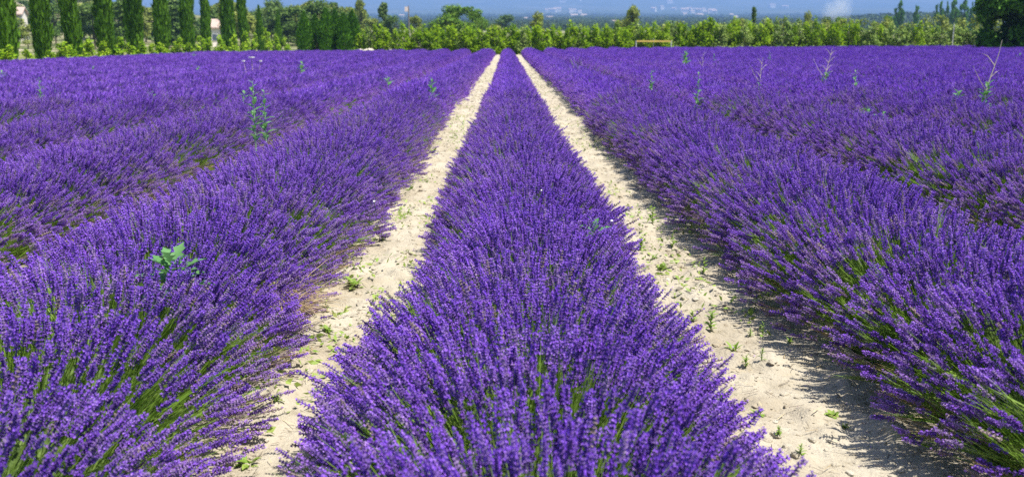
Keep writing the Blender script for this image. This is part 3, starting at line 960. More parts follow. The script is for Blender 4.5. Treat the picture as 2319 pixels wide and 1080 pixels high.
# wooded hillside on the left
q = random.Random(12)
GH = 'scattered trees on the left hillside'
GAPS = [(18, 'left of the first cypress'), (98, 'between first and second cypress'), (170, 'between second and third cypress'), (240, 'between third and fourth cypress'), (308, 'between fourth and fifth cypress'),
        (368, 'between fifth and sixth cypress'), (427, 'between sixth and seventh cypress'), (520, 'either side of the slender cypress'), (632, 'right of the tall cypress row'), (9999, 'behind the conifer clump')]
hill = []
for j in range(125):
    px = q.uniform(-30, 800)
    hill.append((px, j))
for px, j in sorted(hill):
    lo = np.interp(px, [0, 350, 550, 650, 800], [-25, -14, -8, -2, 6])
    top = q.uniform(lo, 58)
    Y = np.interp(top, [-25, 0, 30, 60], [430, 330, 220, 150]) * q.uniform(.9, 1.1)
    kind = q.choice(('round_olive', 'round_pine', 'oval_olive', 'round_pine', 'cone_pine', 'round_olive'))
    g = float(gz(at_depth(px, top, Y).x, Y))
    # keep the size natural: the land under the tree decides how tall it stands
    h = q.uniform(5, 9)
    x = at_depth(px, top, Y).x
    py = HOR - (g + h - CAM_H) * F_PX / Y
    tree('hillside_tree', kind, px, py, h * q.uniform(.7, 1.05) * F_PX / Y, Y, '%s hillside tree seen %s' % (dict(round_olive='rounded olive-green', round_pine='dark rounded', oval_olive='upright olive-green', cone_pine='dark pointed')[kind],
         [s_ for lim, s_ in GAPS if px < lim][0]), 'tree', GH, .1)
tb = [('round_olive', 700, -6, 70), ('round_pine', 745, -2, 54), ('round_olive', 775, 8, 60), ('oval_olive', 720, 2, 40), ('round_olive', 664, 4, 46), ('round_pine', 610, -10, 60)]
for n_, (kd, px, top, w) in enumerate(tb):
    tree('olive_toned_tree', kd, px, top, w, 175 + 6 * n_, 'olive-toned tree showing above the conifer clump, %s of that bunch' % ORD[n_], group='trees above the conifer clump')

tree('hillside_tree', 'round_olive', 58, 50, 42, 150, 'low rounded tree standing in front of the tall white wall on the left', 'tree', GH, .05)
# big dark conifers at the right edge
def big_dark(seed, n, h, w):
    global rng
    keep = rng
    rng = np.random.default_rng(seed)
    lobes = []
    for j in range(84):
        z = rng.uniform(.0, .97)
        wz = (.86 if z < .42 else 1.0) * (1 if z < .75 else (1.05 - z) / .3)
        a = rng.uniform(0, 6.28)
        rr = rng.uniform(.45, .85)
        lobes.append(((math.cos(a) * w * .36 * wz, math.sin(a) * w * .36 * wz, z * h), (rr, rr, rr * .7)))
    V = lobes_cloud(lobes, n, .19, .2, 1.7, .7)
    rng = keep
    return quad_mesh('crown', V, M['thuja'])
for px, Y, w, h, lab in ((2286, 70, 4.6, 5.2, 'big dense dark conifer filling the right edge behind the lavender'), (2400, 67, 5.0, 6.2, 'second dark conifer, mostly beyond the right edge')):
    p = at_depth(px, 60, Y)
    t = tag(empty('dark_conifer', (p.x, Y, float(gz(p.x, Y)))), lab, 'conifer', 'dark conifers at the right edge')
    link('crown', big_dark(int(px), 22000, h, w), t)
    trunk_mb(h * .4, .16, 0).build('trunk', M['wood'], t)

# ------------------------------------------------------------------ far plain: woods, villages, ridge trees, smoke
blob = []
for i in range(3):
    lob = [((rng.uniform(-.3, .3), rng.uniform(-.3, .3), rng.uniform(.3, .6)), (.45, .45, .4)) for _ in range(5)]
    blob.append(quad_mesh('tree_blob', lobes_cloud(lob, 90, .30, .6, 1.3, .8), M['far_wood']))
kit('wood_kit', blob)
GROUPS['wood_kit'] = scatter_group('scatter_wood', KIT['wood_kit'])
def wood(name, n, yr, fx, size, thr, lab):
    y = np.exp(rng.uniform(math.log(yr[0]), math.log(yr[1]), n * 3))
    x = y * rng.uniform(fx[0], fx[1], n * 3)
    k = fbm(x / 260, y / 260, 61, 4) > thr
    x, y = x[k][:n], y[k][:n]
    P = np.stack([x, y, gz(x, y) - .5], 1)
    Q = quats(np.tile(np.array([[0, 0, 1.0]]), (len(x), 1)), rng.uniform(0, 6.28, len(x)))
    o = scatter(name, 'wood_kit', P, Q, rng.uniform(size[0], size[1], len(x)) * np.clip(y / 1500, .55, 1.3), rng.integers(0, 3, len(x)))
    tag(o, lab, 'woodland')
wood('distant_woods', 14000, (640, 5200), (-.42, .62), (5, 9.5), -.03, 'distant wooded plain fading blue below the mountain')
y = rng.uniform(1060, 1480, 2600)
x = rng.uniform(430, 1150, 2600) + .05 * (y - 1200)
P = np.stack([x, y, gz(x, y) - .5], 1)
tag(scatter('ridge_woods', 'wood_kit', P, quats(np.tile(np.array([[0, 0, 1.0]]), (2600, 1)), rng.uniform(0, 6.28, 2600)), rng.uniform(7, 11, 2600), rng.integers(0, 3, 2600)), 'dark wooded ridge on the right behind the poplars', 'woodland')

def house_meshes(w, d, h, roof_h):
    a = MB()
    a.box((0, 0, h / 2 - 2), (w, d, h + 4))
    # gable ends
    a.add([(-w / 2, -d / 2, h), (-w / 2, d / 2, h), (-w / 2, 0, h + roof_h * .9)], [(0, 2, 1)])
    a.add([(w / 2, -d / 2, h), (w / 2, d / 2, h), (w / 2, 0, h + roof_h * .9)], [(0, 1, 2)])
    b = MB()
    e, t = .35, .22
    for s in (-1, 1):
        v = []
        for dz in (0.02, t):
            v += [(-w / 2 - e, s * (d / 2 + e), h - .1 + dz), (w / 2 + e, s * (d / 2 + e), h - .1 + dz), (w / 2 + e, 0, h + roof_h + dz), (-w / 2 - e, 0, h + roof_h + dz)]
        b.add(v, [(0, 1, 2, 3), (7, 6, 5, 4), (0, 4, 5, 1), (1, 5, 6, 2), (3, 7, 4, 0)])
    return a.mesh('wall', M['wall']), b.mesh('roof', M['roof'])
HM = [house_meshes(11, 8, 5, 1.8), house_meshes(15, 9, 6, 2.0), house_meshes(9, 9, 6.5, 1.6)]
def house(px, py, Y, k, s, rz, lab, group=None):
    p = at_depth(px, py, Y)
    g0 = float(gz(p.x, Y))
    t = tag(empty('house', (p.x, Y, g0), rz), lab, 'house', group)
    t.scale = (s, s, s)
    link('wall', HM[k][0], t)
    link('roof', HM[k][1], t)
    return t
q = random.Random(21)
GV = 'pale village houses on the far plain'
vill = [(1240, 27), (1252, 28), (1262, 27), (1292, 29), (1300, 28), (1312, 30), (1277, 52), (1284, 50), (1288, 56), (1300, 41), (1308, 46), (1318, 40), (1322, 39), (1245, 45), (1250, 55), (1190, 47), (1392, 57),
        (1480, 27), (1498, 22), (1526, 24), (1545, 27), (1552, 28), (1560, 25), (1568, 30), (1575, 26), (1583, 29), (1592, 27), (1600, 31), (1612, 30), (1618, 33), (1578, 37), (1585, 39), (1550, 38), (1655, 38), (1665, 44),
        (1516, 8), (1311, 3), (1274, 7), (1565, 2), (910, 40), (760, 20), (1748, 18), (1778, 20), (1500, 46)]
far_px = np.array([(HOR - (float(gz(0, Y)) - CAM_H) * F_PX / Y) for Y in np.arange(500, 13800, 50)])
far_Y = np.arange(500, 13800, 50)
for j, (px, py) in enumerate(vill):
    # stand each house on the land where that line of sight meets it, and lift it clear of the woods
    Yv = None
    for Y in np.arange(900, 13800, 40):
        p = at_depth(px, py, Y)
        if p.z <= float(gz(p.x, Y)) + 1: Yv = Y; break
    if Yv is None: continue
    big = np.clip(Yv / 2200, .7, 3.5)
    where = 'upper mountain slope' if py < 12 else ('left village cluster' if px < 1420 else 'right village cluster')
    house(px, py, Yv, q.randrange(3), big * q.uniform(.8, 1.2), q.uniform(-.5, .5), 'tiny cream house in the hazy distance, %s' % where, GV)

def detailed_house(px, py_base, Y, w, d, h, rz, lab):
    p = at_depth(px, py_base, Y)
    g0 = float(gz(p.x, Y))
    t = tag(empty('house', (p.x, Y, g0), rz), lab, 'house')
    a, b = house_meshes(w, d, h, 1.3)
    wl = link('wall', a, t)
    link('roof', b, t)
    for sx in (-.25, .25):
        mb = MB(); mb.box((sx * w, -d / 2 - .02, h * .5), (.9, .12, 1.2)); wn_ = mb.build('window', M['grey_metal'], t)
        mb = MB(); mb.box((sx * w, -d / 2 - .09, h * .5), (.7, .04, 1.0)); mb.build('pane', M['glass'], wn_)
    return t
detailed_house(493, 70, 165, 2.9, 6, 3.0, .35, 'white house with a greyish pink roof between the slender and wide cypress')
detailed_house(345, 55, 215, 7, 6, 3.4, .1, 'pale house seen between the fifth and sixth cypress')
detailed_house(283, 45, 240, 8, 6, 3.2, .1, 'pale house seen between the fourth and fifth cypress')
detailed_house(46, 35, 190, 1.3, 4, 5.2, .2, 'tall white house wall seen between the two leftmost cypresses')

# smoke plume
p = at_depth(1895, 26, 1050)
sm, nt, out = new_mat('white_smoke')
tc = N(nt, 'TexCoord')
no = N(nt, 'TexNoise')
no.inputs['Scale'].default_value = 1.6
no.inputs['Detail'].default_value = 4
nt.links.new(tc.outputs['Object'], no.inputs['Vector'])
ln = N(nt, 'VectorMath', operation='LENGTH')
nt.links.new(tc.outputs['Object'], ln.inputs[0])
fall = N(nt, 'MapRange')
fall.inputs[1].default_value, fall.inputs[2].default_value, fall.inputs[3].default_value, fall.inputs[4].default_value = .1, 1.0, 1, 0
nt.links.new(ln.outputs['Value'], fall.inputs[0])
cr = N(nt, 'MapRange')
cr.inputs[1].default_value, cr.inputs[2].default_value, cr.inputs[3].default_value, cr.inputs[4].default_value = .36, .72, 0, .10
nt.links.new(no.outputs[0], cr.inputs[0])
mu = N(nt, 'Math', operation='MULTIPLY')
nt.links.new(fall.outputs[0], mu.inputs[0]); nt.links.new(cr.outputs[0], mu.inputs[1])
pv = N(nt, 'VolumePrincipled')
pv.inputs['Color'].default_value = (.95, .96, .97, 1)
nt.links.new(mu.outputs[0], pv.inputs['Density'])
nt.links.new(pv.outputs[0], out.inputs['Volume'])
mb = MB()
ring = []
nu, nv = 16, 10
vv = [(0, 0, -1)]
for j in range(1, nv):
    th = math.pi * j / nv - math.pi / 2
    for i in range(nu):
        vv.append((math.cos(th) * math.cos(6.2832 * i / nu), math.cos(th) * math.sin(6.2832 * i / nu), math.sin(th)))
vv.append((0, 0, 1))
ff = [(0, 1 + (i + 1) % nu, 1 + i) for i in range(nu)]
for j in range(nv - 2):
    for i in range(nu):
        ff.append((1 + j * nu + i, 1 + j * nu + (i + 1) % nu, 1 + (j + 1) * nu + (i + 1) % nu, 1 + (j + 1) * nu + i))
ff += [(len(vv) - 1, len(vv) - 1 - nu + i, len(vv) - 1 - nu + (i + 1) % nu) for i in range(nu)]
mb.add(vv, ff)
smo = mb.build('smoke', sm)
smo.location = p
smo.scale = (17, 12, 27)
smo.rotation_euler = (0, .4, 0)
tag(smo, 'white plume of smoke rising far behind the hedge on the right', 'smoke', kind='stuff')

# ------------------------------------------------------------------ small built things by the hedge
Yb = 82.9
a, b = at_depth(1442, 94, Yb), at_depth(1519, 94, Yb)
g0 = float(gz((a.x + b.x) / 2, Yb))
t = tag(empty('barrier_frame', ((a.x + b.x) / 2, Yb, g0)), 'low frame with a yellow top bar and pale posts against the hedge', 'barrier')
hb = a.z - g0
mb = MB(); mb.box((0, 0, hb), (b.x - a.x, .08, .13)); mb.build('crossbar', M['yellow'], t)
for s in (-1, 1):
    mb = MB(); mb.tube([(s * ((b.x - a.x) / 2 + .05), 0, -.1), (s * ((b.x - a.x) / 2 + .05), 0, hb + .05)], .045, 8); mb.build('post', M['grey_metal'], t)
mb = MB(); mb.tube([(0, .08, -.1), (0, .08, hb + .25)], .02, 6); mb.build('post', M['grey_metal'], t)

p = at_depth(925, 14, 150)
g0 = float(gz(p.x, 150))
t = tag(empty('utility_pole', (p.x, 150, g0)), 'thin dark utility pole with a pinkish white box near its top', 'pole')
mb = MB(); mb.tube([(0, 0, -.3), (0, 0, p.z - g0)], [.13, .09], 8); mb.build('post', M['pole'], t)
mb = MB(); mb.box((-.33, 0, p.z - g0 - .5), (.5, .35, .7)); mb.box((-.08, 0, p.z - g0 - .5), (.1, .1, .1)); mb.build('box', M['pink_white'], t)

p = at_depth(2161, 55, 83)
mb = MB(); mb.tube([(0, 0, -.2), (0, 0, p.z - float(gz(p.x, 83)))], .035, 8)
o = mb.build('metal_post', M['grey_metal']); o.location = (p.x, 83, float(gz(p.x, 83)))
tag(o, 'thin pale upright post against the hedge near the dark conifer', 'post')

def rock_mesh(seed, flat=.6, name='stone'):
    r = np.random.default_rng(seed)
    d = r.normal(size=(26, 3)); d /= np.linalg.norm(d, axis=1, keepdims=True)
    d *= r.uniform(.8, 1.1, (26, 1))
    d[:, 2] *= flat
    import bmesh
    bm = bmesh.new()
    for q_ in d: bm.verts.new(q_)
    res = bmesh.ops.convex_hull(bm, input=bm.verts)
    loose = [v for v in bm.verts if not v.link_faces]
    bmesh.ops.delete(bm, geom=loose, context='VERTS')
    me = bpy.data.meshes.new(name)
    bm.to_mesh(me)
    bm.free()
    me.materials.append(M['stone'])
    return me
RK = [rock_mesh(i, .5 + .05 * i) for i in range(6)]
for i, (px, w) in enumerate(((815, .3), (826, .38), (839, .34))):
    p = at_depth(px, 108, 83.6)
    g0 = float(gz(p.x, 83.6))
    o = link('limestone_block', RK[i], loc=(p.x, 83.6, g0 + .42), scale=(w, w, .55))
    tag(o, 'pale limestone block beside the conifer clump, %s' % ('leftmost of three', 'middle one of three', 'rightmost of three')[i], 'rock', 'pale blocks at the hedge opening')

# ------------------------------------------------------------------ stones, pebbles, twigs and seedlings on the paths
def on_path(px, py):
    d = ray(px, py)
    z = 0.0
    for _ in range(12):
        t = (z - CAM_H) / d.z
        z = float(path_height(np.array(d.x * t), np.array(d.y * t)))
    return Vector((d.x * t, d.y * t, z))
stones = [(1578, 606, 22, 'rounded pale stone beside a green weed at the foot of the right row'), (1512, 634, 16, 'flat pale stone in the middle of the right path, below the rounded one'),
          (1500, 466, 14, 'small pale stone half under the right lavender row, upper one'), (1575, 672, 15, 'flat pale stone beside tiny weeds low on the right path'),
          (1738, 757, 14, 'pale stone touching a green weed on the right path'), (1662, 668, 10, 'small pale stone in the shade of the right row'),
          (1925, 1072, 22, 'pale stone at the bottom edge of the picture on the right path'), (1858, 860, 20, 'long pale stone under the hanging flowers of the right row'),
          (702, 842, 24, 'flat pale stone on the left path beside the central row'), (727, 757, 18, 'squat pale stone at the straw-side edge of the left path'),
          (763, 735, 22, 'flat pale stone in the middle of the left path'), (603, 992, 16, 'pale stone low on the left path near the bottom edge'),
          (1757, 955, 18, 'flat pale stone near a low weed low on the right path'), (1548, 540, 12, 'small pale stone in the right row shade, lower one')]
for i, (px, py, w, lab) in enumerate(stones):
    p = on_path(px, py)
    s = w * p.y / F_PX * .5
    o = link('stone', RK[i % 6], loc=p + Vector((0, 0, s * .15)), rot=(0, 0, i * 1.9), scale=(s * 1.15, s * .85, s * .8))
    tag(o, lab, 'stone', 'pale stones lying on the paths')

def strip_points(n, y0=2.2, y1=30, pw=1.0):
    side = rng.random(n) < .5
    y = y0 * (y1 / y0) ** (rng.random(n) ** pw)
    x = np.where(side, rng.uniform(-1.22, -.42, n), rng.uniform(.68, 1.5, n))
    return x, y
# clods and gravel
x, y = strip_points(8500, 2.0, 45)
base = [np.array([v.co[:] for v in m_.vertices]) for m_ in RK]
tris = [[tuple(p_.vertices) for p_ in m_.polygons] for m_ in RK]
mb = MB()
z = path_height(x, y)
for i in range(len(x)):
    k = i % 6
    s = .0035 + .020 * rng.random() ** 5 + (.0006 * y[i])
    a = rng.uniform(0, 6.28)
    ca, sa = math.cos(a), math.sin(a)
    V = base[k] * s
    V = np.stack([V[:, 0] * ca - V[:, 1] * sa + x[i], V[:, 0] * sa + V[:, 1] * ca + y[i], V[:, 2] * .8 + z[i]], 1)
    mb.add(V.tolist(), tris[k])
o = mb.build('gravel', M['soil'])
tag(o, 'small clods and gravel strewn over both pale paths', 'gravel', kind='stuff')
# dry stalks and twigs
x, y = strip_points(1500, 2.0, 22)
z = path_height(x, y)
V = []
a = rng.uniform(0, 3.14, len(x)); L = rng.uniform(.008, .035, len(x)); w = rng.uniform(.0006, .0014, len(x)) * (1 + y * .08)
dx, dy = np.cos(a) * L, np.sin(a) * L
nx_, ny_ = -np.sin(a) * w, np.cos(a) * w
z2 = z + rng.uniform(.006, .02, len(x))
V = np.stack([np.stack([x - dx - nx_, y - dy - ny_, z2], 1), np.stack([x - dx + nx_, y - dy + ny_, z2], 1), np.stack([x + dx + nx_, y + dy + ny_, z2 + .004], 1), np.stack([x + dx - nx_, y + dy - ny_, z2 + .004], 1)], 1)
tag(link('twigs', quad_mesh('twigs', V, [M['wood'], M['dry']], rng.integers(0, 2, len(V)))), 'bits of dry stalk and twig lying on the paths', 'twigs', kind='stuff')

# fallen petals
x, y = strip_points(2600, 2.0, 30)
k = rng.random(len(x)) < .35 + .65 * (np.minimum(np.minimum(np.abs(x + .42), np.abs(x + 1.22)), np.minimum(np.abs(x - .68), np.abs(x - 1.5))) < .22)
x, y = x[k], y[k]
V = leaf_quads(np.stack([x, y, path_height(x, y) + .004], 1), rng.normal(0, .4, (len(x), 3)) + np.array([0, 0, 1.0]), .006, 1.5)
tag(link('fallen_petals', quad_mesh('fallen_petals', V, [M['petal_old'], M['faded']], rng.integers(0, 2, len(V)))), 'fallen violet petals and husks scattered along the path edges', 'petals', kind='stuff')

# low seedlings in patches
x, y = strip_points(9000, 2.6, 60)
pt = fbm(x * 3, y * 1.4, 71, 3)
k = pt > .06
x, y = x[k], y[k]
z = path_height(x, y)
n = len(x)
P = np.stack([x, y, z + rng.uniform(.004, .035, n)], 1)
V = leaf_quads(P, rng.normal(0, .6, (n, 3)) + np.array([0, 0, 1.0]), .017, 2.2)
tag(link('seedlings', quad_mesh('seedlings', V, M['weed'])), 'thin patches of tiny green seedlings on the paths', 'seedlings', kind='stuff')

# individual weeds
def leaf_mesh(kind, mat, name='leaf'):
    """leaf along +Y from the origin, about 1 long; slightly folded and arched"""
    mb = MB()
    if kind == 'lobed':
        prof = [(0, .02), (.2, .05), (.32, .20), (.4, .08), (.54, .25), (.63, .10), (.76, .19), (.84, .08), (1, 0)]
    elif kind == 'long':
        prof = [(0, .02), (.2, .11), (.5, .16), (.8, .10), (1, 0)]
    else:
        prof = [(0, .03), (.2, .16), (.45, .24), (.75, .17), (1, 0)]
    V, F = [], []
    for y_, w_ in prof:
        zz = .22 * y_ - .34 * y_ * y_
        V += [(-w_, y_, zz + w_ * .35), (0, y_, zz), (w_, y_, zz + w_ * .35)]
    for i in range(len(prof) - 1):
        F += [(3 * i, 3 * i + 1, 3 * i + 4, 3 * i + 3), (3 * i + 1, 3 * i + 2, 3 * i + 5, 3 * i + 4)]
    mb.add(V, F)
    return mb.mesh(name, mat, True)
LF = {'oval': leaf_mesh('oval', M['weed']), 'long': leaf_mesh('long', M['weed']), 'lobed': leaf_mesh('lobed', M['thistle']), 'blue_oval': leaf_mesh('oval', M['thistle'])}
def add_leaf(root, kind, pos, az, el, size, roll=0.0):
    o = link('leaf', LF[kind], root, loc=pos)
    o.rotation_euler = Euler((el, roll, az), 'XYZ')
    o.scale = (size,) * 3
    return o
def path_weed(px, py, hpx, wpx, lab, form='rosette', kind='oval'):
    p = on_path(px, py)
    m = p.y / F_PX
    q = random.Random(int(px * 7 + py))
    t = tag(empty('weed', p - Vector((0, 0, .004)), q.uniform(0, 6.28)), lab, 'weed', 'weeds growing on the pale paths')
    h, w = hpx * m * 1.0, wpx * m * .52
    if form == 'rosette':
        n = q.randint(13, 19)
        mb = MB(); mb.tube([(0, 0, -.01), (0, 0, h * .3)], .0018, 5); mb.build('stem', M['stem'], t)
        for i in range(n):
            add_leaf(t, kind, (q.uniform(-.25, .25) * w, q.uniform(-.25, .25) * w, h * q.uniform(.02, .35)), 2.4 * i + q.uniform(-.4, .4), q.uniform(0, 1.2), w * q.uniform(.35, .95))
    else:
        mb = MB()
        mb.tube([(0, 0, -.01), (h * .05, 0, h * .5), (0, h * .06, h * .92)], [.0028, .002, .0012], 5)
        mb.build('stem', M['stem'], t)
        n = q.randint(15, 21)
        for i in range(n):
            f_ = (i + 1.5) / (n + 1)
            add_leaf(t, kind, (h * .05 * math.sin(3.14 * f_), h * .06 * f_ * f_, h * f_ * .92), 2.4 * i, q.uniform(.2, .8), w * (.95 - .5 * f_) * q.uniform(.5, 1.05))
    return t
for a in [
    (1610, 748, 52, 60, 'tallest weed on the right path, thin upright stem with leafy head', 'upright', 'oval'),
    (1566, 728, 30, 44, 'bushy upright weed just left of the tallest weed on the right path', 'upright', 'oval'),
    (1728, 758, 36, 34, 'bright green upright weed right of centre on the right path, stone at its foot', 'upright', 'long'),
    (1725, 817, 34, 30, 'bright green upright weed beside a pale stone on the right path', 'upright', 'long'),
    (1662, 793, 22, 60, 'spreading low weed in the middle of the right path, grey-green leaves', 'rosette', 'long'),
    (1690, 826, 34, 40, 'pale two-tufted weed left of the bright upright weed', 'upright', 'oval'),
    (1698, 762, 26, 26, 'small pale weed above the spreading low weed', 'upright', 'oval'),
    (1716, 938, 22, 44, 'yellow-green low weed alone on bare earth of the right path', 'rosette', 'oval'),
    (1762, 990, 34, 36, 'upright sprig low on the right path beside the central row', 'upright', 'oval'),
    (1812, 1030, 34, 46, 'green weed low on the right path near the bottom edge', 'upright', 'long'),
    (1885, 945, 30, 60, 'leafy weed in the shadow streaks of the right row', 'rosette', 'oval'),
    (1915, 970, 26, 40, 'weed cluster tucked by the right row, lowest of the shaded ones', 'rosette', 'oval'),
    (1790, 775, 18, 34, 'small flat weed below the hanging flowers of the right row', 'rosette', 'long'),
    (1522, 566, 36, 32, 'dark green upright weed alone on the upper right path', 'upright', 'oval'),
    (1482, 586, 20, 36, 'low bright weed left of the dark upright weed on the right path', 'rosette', 'long'),
    (1500, 612, 24, 38, 'pale low weed below the bright one on the upper right path', 'rosette', 'oval'),
    (1478, 515, 44, 50, 'broad patch of bright weed on the upper right path', 'upright', 'oval'),
    (1452, 560, 34, 42, 'yellow-green weed against the right flank of the central row', 'upright', 'oval'),
    (1592, 614, 46, 34, 'dark green weed beside the rounded stone under the right row', 'upright', 'oval'),
    (627, 908, 16, 46, 'flat bright green cushion weed on the left path', 'rosette', 'long'),
    (600, 830, 26, 18, 'small upright weed at the straw, leftmost of a line of four', 'upright', 'oval'),
    (648, 826, 20, 20, 'small upright weed, third of the line of four by the straw', 'upright', 'oval'),
    (626, 824, 18, 20, 'small upright weed, second of the line of four by the straw', 'upright', 'oval'),
    (668, 814, 20, 24, 'small upright weed, rightmost of the line of four by the straw', 'upright', 'oval'),
    (740, 750, 16, 40, 'low weed at the middle of the left path near flat stones', 'rosette', 'oval'),
    (788, 800, 24, 24, 'pale weed against the left flank of the central row', 'upright', 'long'),
    (739, 705, 30, 34, 'dark green weed at the foot of the left row', 'upright', 'oval'),
    (800, 652, 36, 70, 'broad pale weed patch where the left path narrows', 'rosette', 'oval'),
    (868, 545, 30, 50, 'yellow-green weed in the upper left path', 'rosette', 'oval'),
    (930, 432, 22, 34, 'small weed high on the left path, above the yellow-green one', 'rosette', 'oval'),
    (980, 348, 16, 34, 'faint weed farthest up the left path', 'rosette', 'oval'),
    (560, 1055, 30, 80, 'thin sprawling weed at the bottom of the left path', 'rosette', 'oval'),
]:
    path_weed(*a)

# straw tuft at the foot of the left row, and long dry grass stalks
def arc_blades(name, base, n, L, spread, mat, lean, seed, w=.0022, droop=.5):
    q = random.Random(seed)
    mb = MB()
    for i in range(n):
        a = q.uniform(0, 6.28)
        l = L * q.uniform(.5, 1.1)
        d = Vector((math.cos(a) * spread + lean[0], math.sin(a) * spread + lean[1], q.uniform(.35, .9))).normalized()
        o = Vector((q.gauss(0, .05), q.gauss(0, .09), 0))
        s = d.cross(Vector((0, 0, 1))).normalized() * w * q.uniform(.6, 1.2)
        pts = []
        for j in range(6):
            t_ = j / 5
            pts.append(o + d * l * t_ + Vector((lean[0] * .15, lean[1] * .15, -droop)) * l * t_ * t_)
        for pt_ in pts: pt_.z = max(pt_.z, .01)
        for j in range(5):
            k1, k2 = 1 - j / 5.5, 1 - (j + 1) / 5.5
            mb.add([pts[j] - s * k1, pts[j] + s * k1, pts[j + 1] + s * k2, pts[j + 1] - s * k2], [(0, 1, 2, 3)])
    return mb
p = on_path(625, 775) + Vector((0, 0, .14))
t = tag(empty('straw_tuft', p), 'tuft of dry golden straw spilling from the left row onto the path', 'dry grass')
o = arc_blades('blades', p, 420, .42, .55, None, (.3, .0), 3, .0028).build('blades', M['dry'], t); o['kind'] = 'stuff'
o = arc_blades('stalks', p, 9, .62, .35, None, (.6, .35), 8, .003, .35).build('stalks', M['dry'], t); o['kind'] = 'stuff'
p2 = on_land(430, 690, .38)
t = tag(empty('dry_grass', Vector((p2.x, p2.y, float(gz(p2.x, p2.y))))), 'long dry grass stalks arching over the left lavender row above the straw', 'dry grass')
arc_blades('stalks', p2, 9, .85, .3, None, (.5, .25), 15, .003, .45).build('stalk', M['dry'], t)

# plants standing up through the lavender
def lav_weed(px, py, top, lab, form, leaf='blue_oval', n=14, dy=0, size=1.0, name='tall_weed'):
    p = on_land(px, py, .50)
    m = p.y / F_PX
    g0 = float(gz(p.x, p.y))
    H = .50 + (py - top) * m
    q = random.Random(int(px * 3 + py))
    t = tag(empty(name, (p.x, p.y, g0), 0), lab, 'weed', 'weeds standing up in the lavender')
    if form == 'stalk':
        lean = q.uniform(-.04, .04)
        mb = MB(); mb.tube([(0, 0, 0), (lean * .3, 0, H * .5), (lean, 0, H)], [.007, .006, .002], 6); mb.build('stem', M['thistle_stem'], t)
        for i in range(n):
            f_ = (i + .5) / n
            z = .36 + (H - .38) * f_
            s = (.135 - .08 * f_) * size * q.uniform(.8, 1.2)
            add_leaf(t, leaf, (lean * (z / H) ** 2, 0, z), 2.4 * i + q.uniform(-.3, .3), q.uniform(.3, .9), s)
    elif form == 'rosette':
        mb = MB(); mb.tube([(0, 0, 0), (0, 0, H * .8)], [.008, .004], 6); mb.build('stem', M['thistle_stem'], t)
        for i in range(n):
            f_ = i / n
            add_leaf(t, leaf, (0, 0, .42 + (H - .46) * .6 * f_), 2.4 * i, q.uniform(-.05, .35) + f_ * .95, size * (1.15 - .5 * f_) * q.uniform(.8, 1.15))
    return t, p, g0, H, m
lav_weed(577, 294, 184, 'tall blue-green two-stalked weed left, left stalk the tallest', 'stalk', n=20, size=1.15)
lav_weed(601, 292, 203, 'shorter stalk standing right beside the tall blue-green weed', 'stalk', n=17, size=1.1)
lav_weed(93, 228, 176, 'dark green single-stalk weed near the left edge of the lavender', 'stalk', n=16)
lav_weed(978, 218, 176, 'blue-green weed with spreading leaves near the left path far end', 'stalk', n=15, size=1.4)
lav_weed(1477, 232, 160, 'slim blue-green weed on the crest of the right row', 'stalk', n=16, size=1.1)
lav_weed(1439, 222, 198, 'stubby leafy weed just left of the slim weed on the right row', 'stalk', n=8, size=1.2)
lav_weed(1580, 220, 164, 'slim dark weed right of the two weeds on the right row', 'stalk', n=14)
lav_weed(1939, 202, 160, 'slim dark green weed midway to the right edge', 'stalk', n=14)
lav_weed(1715, 212, 186, 'faint short weed between the slim dark weeds on the right', 'stalk', n=9)
lav_weed(1553, 146, 116, 'bushy bright green weed far off below the yellow-barred frame', 'stalk', n=16, size=2.4)
lav_weed(1744, 140, 118, 'thin far weed right of the bushy bright one', 'stalk', n=9, size=1.3)
lav_weed(686, 160, 140, 'single far weed left of centre, pale green', 'stalk', n=10, size=2.0)
lav_weed(210, 160, 150, 'small far weed above the left edge weed', 'stalk', n=7, size=1.5)
lav_weed(450, 160, 150, 'tiny far weed between two cypress trunks', 'stalk', n=7, size=1.5)
lav_weed(440, 132, 122, 'bluish weed farthest away at the cypress side', 'stalk', n=8, size=2.5)
lav_weed(345, 224, 208, 'small weed, left one of a low pair in the left lavender', 'stalk', n=8, size=1.2)
lav_weed(384, 222, 208, 'small weed, right one of a low pair in the left lavender', 'stalk', n=8, size=1.1)
lav_weed(555, 222, 208, 'small leafy weed left of the tall two-stalked weed', 'stalk', n=9, size=1.3)
lav_weed(5, 180, 162, 'pale weed cut by the left edge of the picture', 'stalk', n=9, size=1.6)
lav_weed(880, 182, 174, 'small faint weed in the second row left, far off', 'stalk', n=7, size=1.5)
lav_weed(1618, 140, 122, 'sparse far weed left of the thin one', 'stalk', n=6, size=1.2)
lav_weed(2308, 132, 122, 'tiny dark weed at the right edge below the dark conifer', 'stalk', n=6, size=2)
lav_weed(2166, 232, 206, 'whitish green rosette weed near the right edge', 'stalk', n=12, size=1.5)
lav_weed(1970, 254, 240, 'low leafy weed in the right lavender, greener of a pair', 'stalk', n=8, size=1.2)
lav_weed(2005, 262, 252, 'low whitish weed right of the greener leafy one', 'stalk', n=6, size=1.0)
lav_weed(820, 304, 294, 'two small pale leaves on the left row crest', 'stalk', n=5, size=.9)
# prominent lobed-leaf weed in the left row, and the two-leaf one on the central row
lav_weed(392, 625, 530, 'big pale green weed with broad lobed leaves in the left row', 'rosette', 'lobed', 18, size=.165, name='lobed_weed')
lav_weed(1346, 508, 468, 'small blue-green lobed weed on the right flank of the central row', 'rosette', 'lobed', 7, size=.10, name='lobed_weed')
